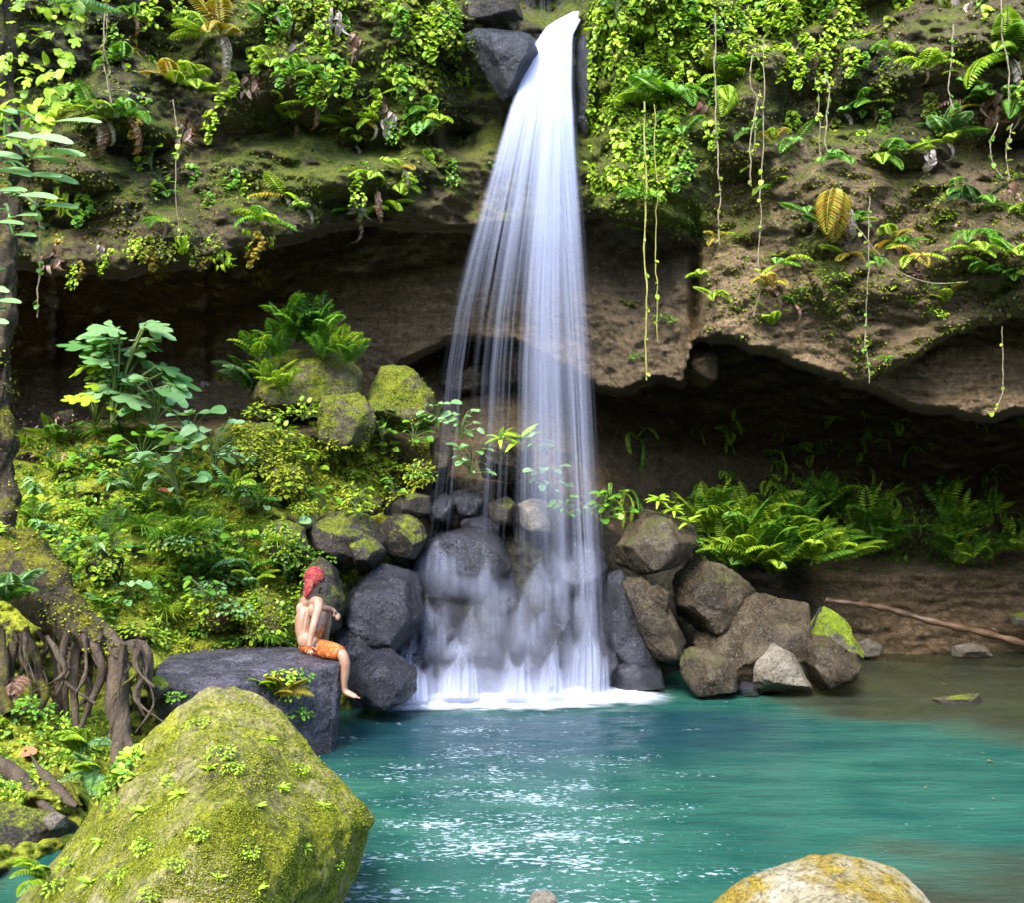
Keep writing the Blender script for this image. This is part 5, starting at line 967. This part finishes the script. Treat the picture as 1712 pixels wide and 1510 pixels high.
cover('leaf_litter', 'dry fallen leaves on the path in front of the cave', [(0, 685), (200, 700), (230, 760), (60, 780), (0, 740)], 700, T_CR, (.03, .08), 'dead', down=0, out=.2, cat='leaf litter', lift=.02, thr=-1)
# faint letters scratched into the back wall of the left cave
for nm, strokes in [('large scratched letters high on the cave wall left of the water', [[(546,415),(548,442),(562,445),(564,415)], [(577,462),(577,412),(600,415),(601,434),(580,440)], [(632,415),(620,416),(613,430),(617,446),(632,450),(642,438),(640,422),(632,415)]]),
        ('scratched strokes like an L and an I below the large scratched letters', [[(594,458),(594,498),(622,492)], [(632,452),(632,490)]]),
        ('small scratched letters in the dark middle of the cave wall', [[(381,497),(383,476),(392,498),(397,478)], [(402,480),(400,499),(417,497)]]),
        ('row of scratched letters low on the cave wall near the water', [[(626,528),(612,530),(611,548),(626,547)], [(636,526),(635,548)], [(636,537),(648,536)], [(648,526),(648,548)], [(658,548),(658,527),(670,530),(668,538),(658,538)], [(682,526),(682,548)], [(690,526),(704,526)], [(697,526),(697,548)]]),
        ('row of scratched letters low on the left of the cave wall', [[(284,536),(270,538),(272,547),(282,550),(280,560),(268,560)], [(296,536),(296,560)], [(306,536),(306,560),(318,559)], [(328,562),(328,536),(340,539),(338,548),(328,549)], [(350,536),(350,560)], [(350,536),(362,536)]])]:
    tubes = []
    for st_ in strokes:
        c = spline([(a, b, 0) for a, b in st_], 6 * len(st_)); w_ = np.array([hit(a, b)[0][:] for a, b, _ in c]); tubes.append(tube(w_ + (0, -.004, 0), .008, 4))
    o = np.array(tubes[0][0][0]); v, f = join(tubes); tag(obj('carved_letters', mesh('carved_letters', v - o, f, M['scratch']), loc=o), nm, 'carving')
# odd leaves
def oneleaf(x, y, s, T, mat, label, nrm=(0, -.5, 1), d=(1, -.2, 0), D=None, name='fallen_leaf'):
    h = hit(x, y)[0] if D is None else V(x, y, D)
    v, f = inst(T, basis(np.array([d], float), np.array([nrm], float)), np.zeros((1, 3)), [s / F * h.y]); tag(obj(name, mesh(name, v, f, M[mat]), loc=h + Vector((0, -.05, .02))), label, 'leaf')
oneleaf(262, 822, 34, T_OV, 'red', 'orange-red round dead leaf lying on the green slope', nrm=(.1, -.3, 1))
oneleaf(295, 745, 34, T_HT, 'pale', 'white upright leaf standing out on the slope below the lobed shrub', nrm=(0, -1, .3), d=(.2, 0, -1))
oneleaf(40, 1262, 32, T_HT, 'red', 'rust-red dead leaf lying in the cover below the roots', nrm=(.2, -.7, 1), d=(1, -.2, .3))
oneleaf(502, 873, 24, T_HT, 'cool', 'pale round leaf at the left end of the cracked boulder', nrm=(.2, -.8, .6))
oneleaf(438, 1078, 18, T_OV, 'pale', 'small pale object-like leaf on the back edge of the slab', nrm=(0, -.6, 1))
for x, y, s, m, lab in [(1650, 1277, 16, 'yellow', 'yellow leaf floating at right, largest of the floating leaves'), (1545, 1322, 10, 'red', 'orange leaf floating right of centre'), (1658, 1341, 10, 'yellow', 'yellow leaf floating nearest the lower right'), (1574, 1147, 12, 'yellow', 'tan leaf floating near the low dark rock'), (1445, 1143, 10, 'yellow', 'yellow leaf floating beside the right rock pile'), (1640, 1264, 9, 'yellow', 'tiny yellow leaf floating above the largest one')]:
    D_ = F * CAMZ / (y - HY); v, f = inst(T_OV, basis(np.array([[1., .3, 0]]), np.array([[0, 0, 1.]])), np.zeros((1, 3)), [s / F * D_]); tag(obj('floating_leaf', mesh('floating_leaf', v, f, M[m]), loc=V(x, y, D_) + Vector((0, 0, .025))), lab, 'leaf')
# ------------------------------------------------------------------ the seated man
def skin_mesh(name, nodes, edges, mat, sub=2, root=0):
    """nodes: (px, py, D, radius[, radius2]) ; one skinned surface"""
    me = bpy.data.meshes.new(name); pts = [up(*q[:3]) for q in nodes]
    me.from_pydata([tuple(q) for q in pts], edges, []); o = bpy.data.objects.new(name, me); C.objects.link(o)
    m = o.modifiers.new('skin', 'SKIN'); m.use_smooth_shade = True; m.branch_smoothing = .6
    sv = me.skin_vertices[0].data if me.skin_vertices else None
    if sv is None:
        bpy.context.view_layer.objects.active = o; bpy.ops.mesh.customdata_skin_add(); sv = me.skin_vertices[0].data
    for i, q in enumerate(nodes): sv[i].radius = (q[3], q[4] if len(q) > 4 else q[3]); sv[i].use_root = (i == root)
    s = o.modifiers.new('sub', 'SUBSURF'); s.levels = s.render_levels = sub
    dg = bpy.context.evaluated_depsgraph_get(); ev = o.evaluated_get(dg); em = bpy.data.meshes.new_from_object(ev)
    v = np.zeros(len(em.vertices) * 3); em.vertices.foreach_get('co', v); v = v.reshape(-1, 3); em.calc_loop_triangles()
    f = np.zeros(len(em.loop_triangles) * 3, np.int32); em.loop_triangles.foreach_get('vertices', f); f = f.reshape(-1, 3)
    bpy.data.objects.remove(o); bpy.data.meshes.remove(em); return v, f
def sph(c, r, n=4):
    d, f = ico(n); return d * np.array(r) + np.array(c), f
man = obj('person', None, loc=up(512, 1085, 10.55)); MI = np.array(man.location)
tag(man, 'shirtless man in orange shorts and red headscarf seated on the slab, facing away', 'person')
k = NT('skin'); n = k.noise(k.pos(), 9, 3); k.l(k.ramp(n, [(.3, (.27, .14, .088)), (.7, (.37, .22, .145))]), k.b.inputs['Base Color']); k.b.inputs['Roughness'].default_value = .5
k.b.inputs['Subsurface Weight'].default_value = .12; k.b.inputs['Subsurface Radius'].default_value = (.03, .012, .006); M['skin'] = k.m
k = NT('orange_cloth'); n = k.noise(k.pos(), 14, 3, .6, 1.5)
k.l(k.ramp(n, [(.40, (.36, .065, .008)), (.58, (.44, .11, .012)), (.63, (.46, .30, .15)), (.68, (.38, .08, .01))]), k.b.inputs['Base Color']); k.b.inputs['Roughness'].default_value = .85; k.l(k.bump(k.noise(k.pos(), 16, 2), .02), k.b.inputs['Normal']); M['cloth'] = k.m
k = NT('red_scarf'); n = k.noise(k.pos(), 17, 2, .5, 1)
k.l(k.ramp(n, [(.36, (.15, .008, .028)), (.5, (.24, .022, .014)), (.7, (.32, .10, .07))]), k.b.inputs['Base Color']); k.b.inputs['Roughness'].default_value = .85; k.l(k.bump(k.noise(k.pos(), 18, 2), .015), k.b.inputs['Normal']); M['scarf'] = k.m
M['beard'] = plain_mat('grey_beard', (.13, .10, .08), (.24, .20, .16), .9, 40, .01)
B = [(512,1080,10.55,.150,.125),(508,1060,10.55,.142,.115),(509,1036,10.56,.155,.115),(514,1021,10.57,.165,.112),(519,1004,10.58,.118,.08),(523,994,10.58,.058),(525,985,10.58,.058),(527,975,10.59,.085),(526,966,10.58,.088),
     # near (right) arm: shoulder, upper arm, elbow, forearm, wrist, palm
     (533,1007,10.44,.062),(532,1020,10.38,.052),(525,1043,10.30,.042),(521,1058,10.27,.040),(517,1076,10.24,.030),(518,1084,10.22,.034,.018),
     # far (left) arm
     (506,1007,10.68,.066),(514,1016,10.82,.05),(528,1022,10.96,.042),(543,1017,10.92,.038),(556,1020,10.88,.028),(563,1026,10.86,.034,.018),
     # near leg
     (524,1083,10.44,.105),(548,1088,10.30,.088),(573,1094,10.18,.062),(577,1108,10.17,.058),(576,1128,10.17,.050),(575,1146,10.18,.034),(576,1157,10.19,.036),(587,1162,10.16,.036,.028),(597,1167,10.13,.030,.018),
     # far leg, knee drawn up
     (515,1082,10.70,.10),(530,1050,10.84,.08),(545,1020,10.98,.06),(547,1034,11.0,.056),(545,1056,11.02,.045),(543,1076,11.05,.034),(546,1086,11.05,.036),(557,1090,11.03,.03,.02)]
E = [(0,1),(1,2),(2,3),(3,4),(4,5),(5,6),(6,7),(7,8),(4,9),(9,10),(10,11),(11,12),(12,13),(13,14),(4,15),(15,16),(16,17),(17,18),(18,19),(19,20),(0,21),(21,22),(22,23),(23,24),(24,25),(25,26),(26,27),(27,28),(28,29),(0,30),(30,31),(31,32),(32,33),(33,34),(34,35),(35,36),(36,37)]
parts = [skin_mesh('b', B, E, None)]
# hands: five bent fingers of different lengths each
def hand(base, tips):
    out = []
    for (x0, y0, d0), (x1, y1, d1), (x2, y2, d2), r in tips:
        out.append(skin_mesh('f', [(x0, y0, d0, r), (x1, y1, d1, r * .95), (x2, y2, d2, r * .8)], [(0, 1), (1, 2)], None, 1))
    return out
parts += hand(0, [((514,1085,10.22),(511,1089,10.20),(510,1093,10.20),.0085),((517,1087,10.20),(515,1092,10.18),(515,1096,10.18),.0095),((519,1088,10.20),(519,1093,10.17),(520,1097,10.17),.0095),((521,1087,10.20),(523,1092,10.17),(525,1095,10.17),.009),((521,1083,10.22),(526,1085,10.19),(530,1088,10.18),.010)])
parts += hand(0, [((564,1025,10.86),(568,1029,10.85),(569,1035,10.85),.0085),((563,1027,10.85),(567,1032,10.83),(567,1038,10.83),.0095),((562,1028,10.84),(565,1034,10.82),(564,1039,10.82),.0095),((560,1028,10.84),(562,1034,10.82),(561,1038,10.82),.009),((559,1025,10.84),(557,1030,10.82),(559,1033,10.80),.010)])
for i in range(5): parts.append(skin_mesh('t', [(596 - i, 1166.5 - i * .3, 10.10 + .018 * i, .012 - .001 * i), (603 - i * 1.6, 1168.5 - i * .3, 10.09 + .02 * i, .011 - .001 * i)], [(0, 1)], None, 1))
# face seen in lost profile: nose, brow, ear, jaw
hc = up(526, 970, 10.585)
parts += [sph(hc + (.094, .065, -.012), (.022, .016, .020), 3), sph(hc + (.082, .055, .02), (.028, .03, .014), 3), sph(hc + (.052, .04, -.055), (.048, .045, .035), 3), sph(hc + (.028, -.072, -.015), (.016, .011, .030), 3), sph(hc + (.083, .05, -.048), (.012, .016, .008), 3)]
parts += [sph(up(502, 1020, 10.51), (.045, .05, .075), 3), sph(up(522, 1022, 10.455), (.045, .045, .075), 3), sph(up(512, 1072, 10.46), (.09, .07, .09), 3)]
v, f = join(parts); tmp = bpy.data.objects.new('tmp', mesh('tmp', v, f, M['skin'])); C.objects.link(tmp)
md = tmp.modifiers.new('r', 'REMESH'); md.mode = 'VOXEL'; md.voxel_size = .0048; md.use_smooth_shade = True
md = tmp.modifiers.new('s', 'SMOOTH'); md.iterations = 9; md.factor = .5
em = bpy.data.meshes.new_from_object(tmp.evaluated_get(bpy.context.evaluated_depsgraph_get())); bpy.data.objects.remove(tmp)
v = np.zeros(len(em.vertices) * 3); em.vertices.foreach_get('co', v); v = v.reshape(-1, 3); em.calc_loop_triangles()
f = np.zeros(len(em.loop_triangles) * 3, np.int32); em.loop_triangles.foreach_get('vertices', f); f = f.reshape(-1, 3)
nn_ = np.zeros(len(em.vertices) * 3); em.vertices.foreach_get('normal', nn_); nn_ = nn_.reshape(-1, 3)
sp_ = up(509, 1040, 10.44); v = v - nn_ * (.006 * np.exp(-(((v[:, 0] - sp_[0] - (v[:, 2] - sp_[2]) * .18) / .018) ** 2)) * np.exp(-(((v[:, 2] - sp_[2]) / .22) ** 2)) * (v[:, 1] < 10.5))[:, None]
obj('body', mesh('body', v - MI, f, M['skin']), man)
SH = [(513,1081,10.55,.15,.13),(508,1069,10.55,.142,.115),(524,1083,10.44,.122),(548,1088,10.30,.104),(566,1092.5,10.21,.088),(572,1095,10.18,.080),(515,1081,10.70,.115),(527,1058,10.82,.098),(538,1036,10.92,.082)]
v, f = skin_mesh('s', SH, [(0,1),(0,2),(2,3),(3,4),(4,5),(0,6),(6,7),(7,8)], None); v = v + (fbm(v, 9, 3) * .012)[:, None] * np.array((1, -1, .4))
obj('shorts', mesh('shorts', v - MI, f, M['cloth']), man)
d, ff = ico(5); v = d * (.112, .118, .118); v[:, 2] += .02; v = v[:]; v = v + d * (fbm(d, 2.5, 2) * .006)[:, None]
cut = d[:, 0] * .75 + d[:, 1] * .35 - d[:, 2] * .75          # face opening
v = np.where((cut > .55)[:, None], v * .82, v)
t1, tf1 = skin_mesh('k', [(519,968,10.48,.06,.04),(516,982,10.44,.055,.03),(512,994,10.44,.045,.025),(512,1001,10.44,.02,.012)], [(0,1),(1,2),(2,3)], None); t1 = t1 + (fbm(t1, 11, 2) * .01)[:, None]
v, f = join([(v + hc, ff), (t1, tf1)]); obj('headscarf', mesh('headscarf', v - MI, f, M['scarf']), man)
v, f = sph(hc + (.070, .045, -.088), (.045, .045, .062), 4); v = v + (fbm(v, 22, 3) * .012)[:, None]; obj('beard', mesh('beard', v - MI, f, M['beard']), man)
# two simple dark eyes, mostly turned away
for s in (0, 1):
    v, f = sph(hc + (.086 + .004 * s, .035 + .045 * s, .004), (.010, .010, .007), 2); obj('eye', mesh('eye', v - MI, f, M['pipe']), man)
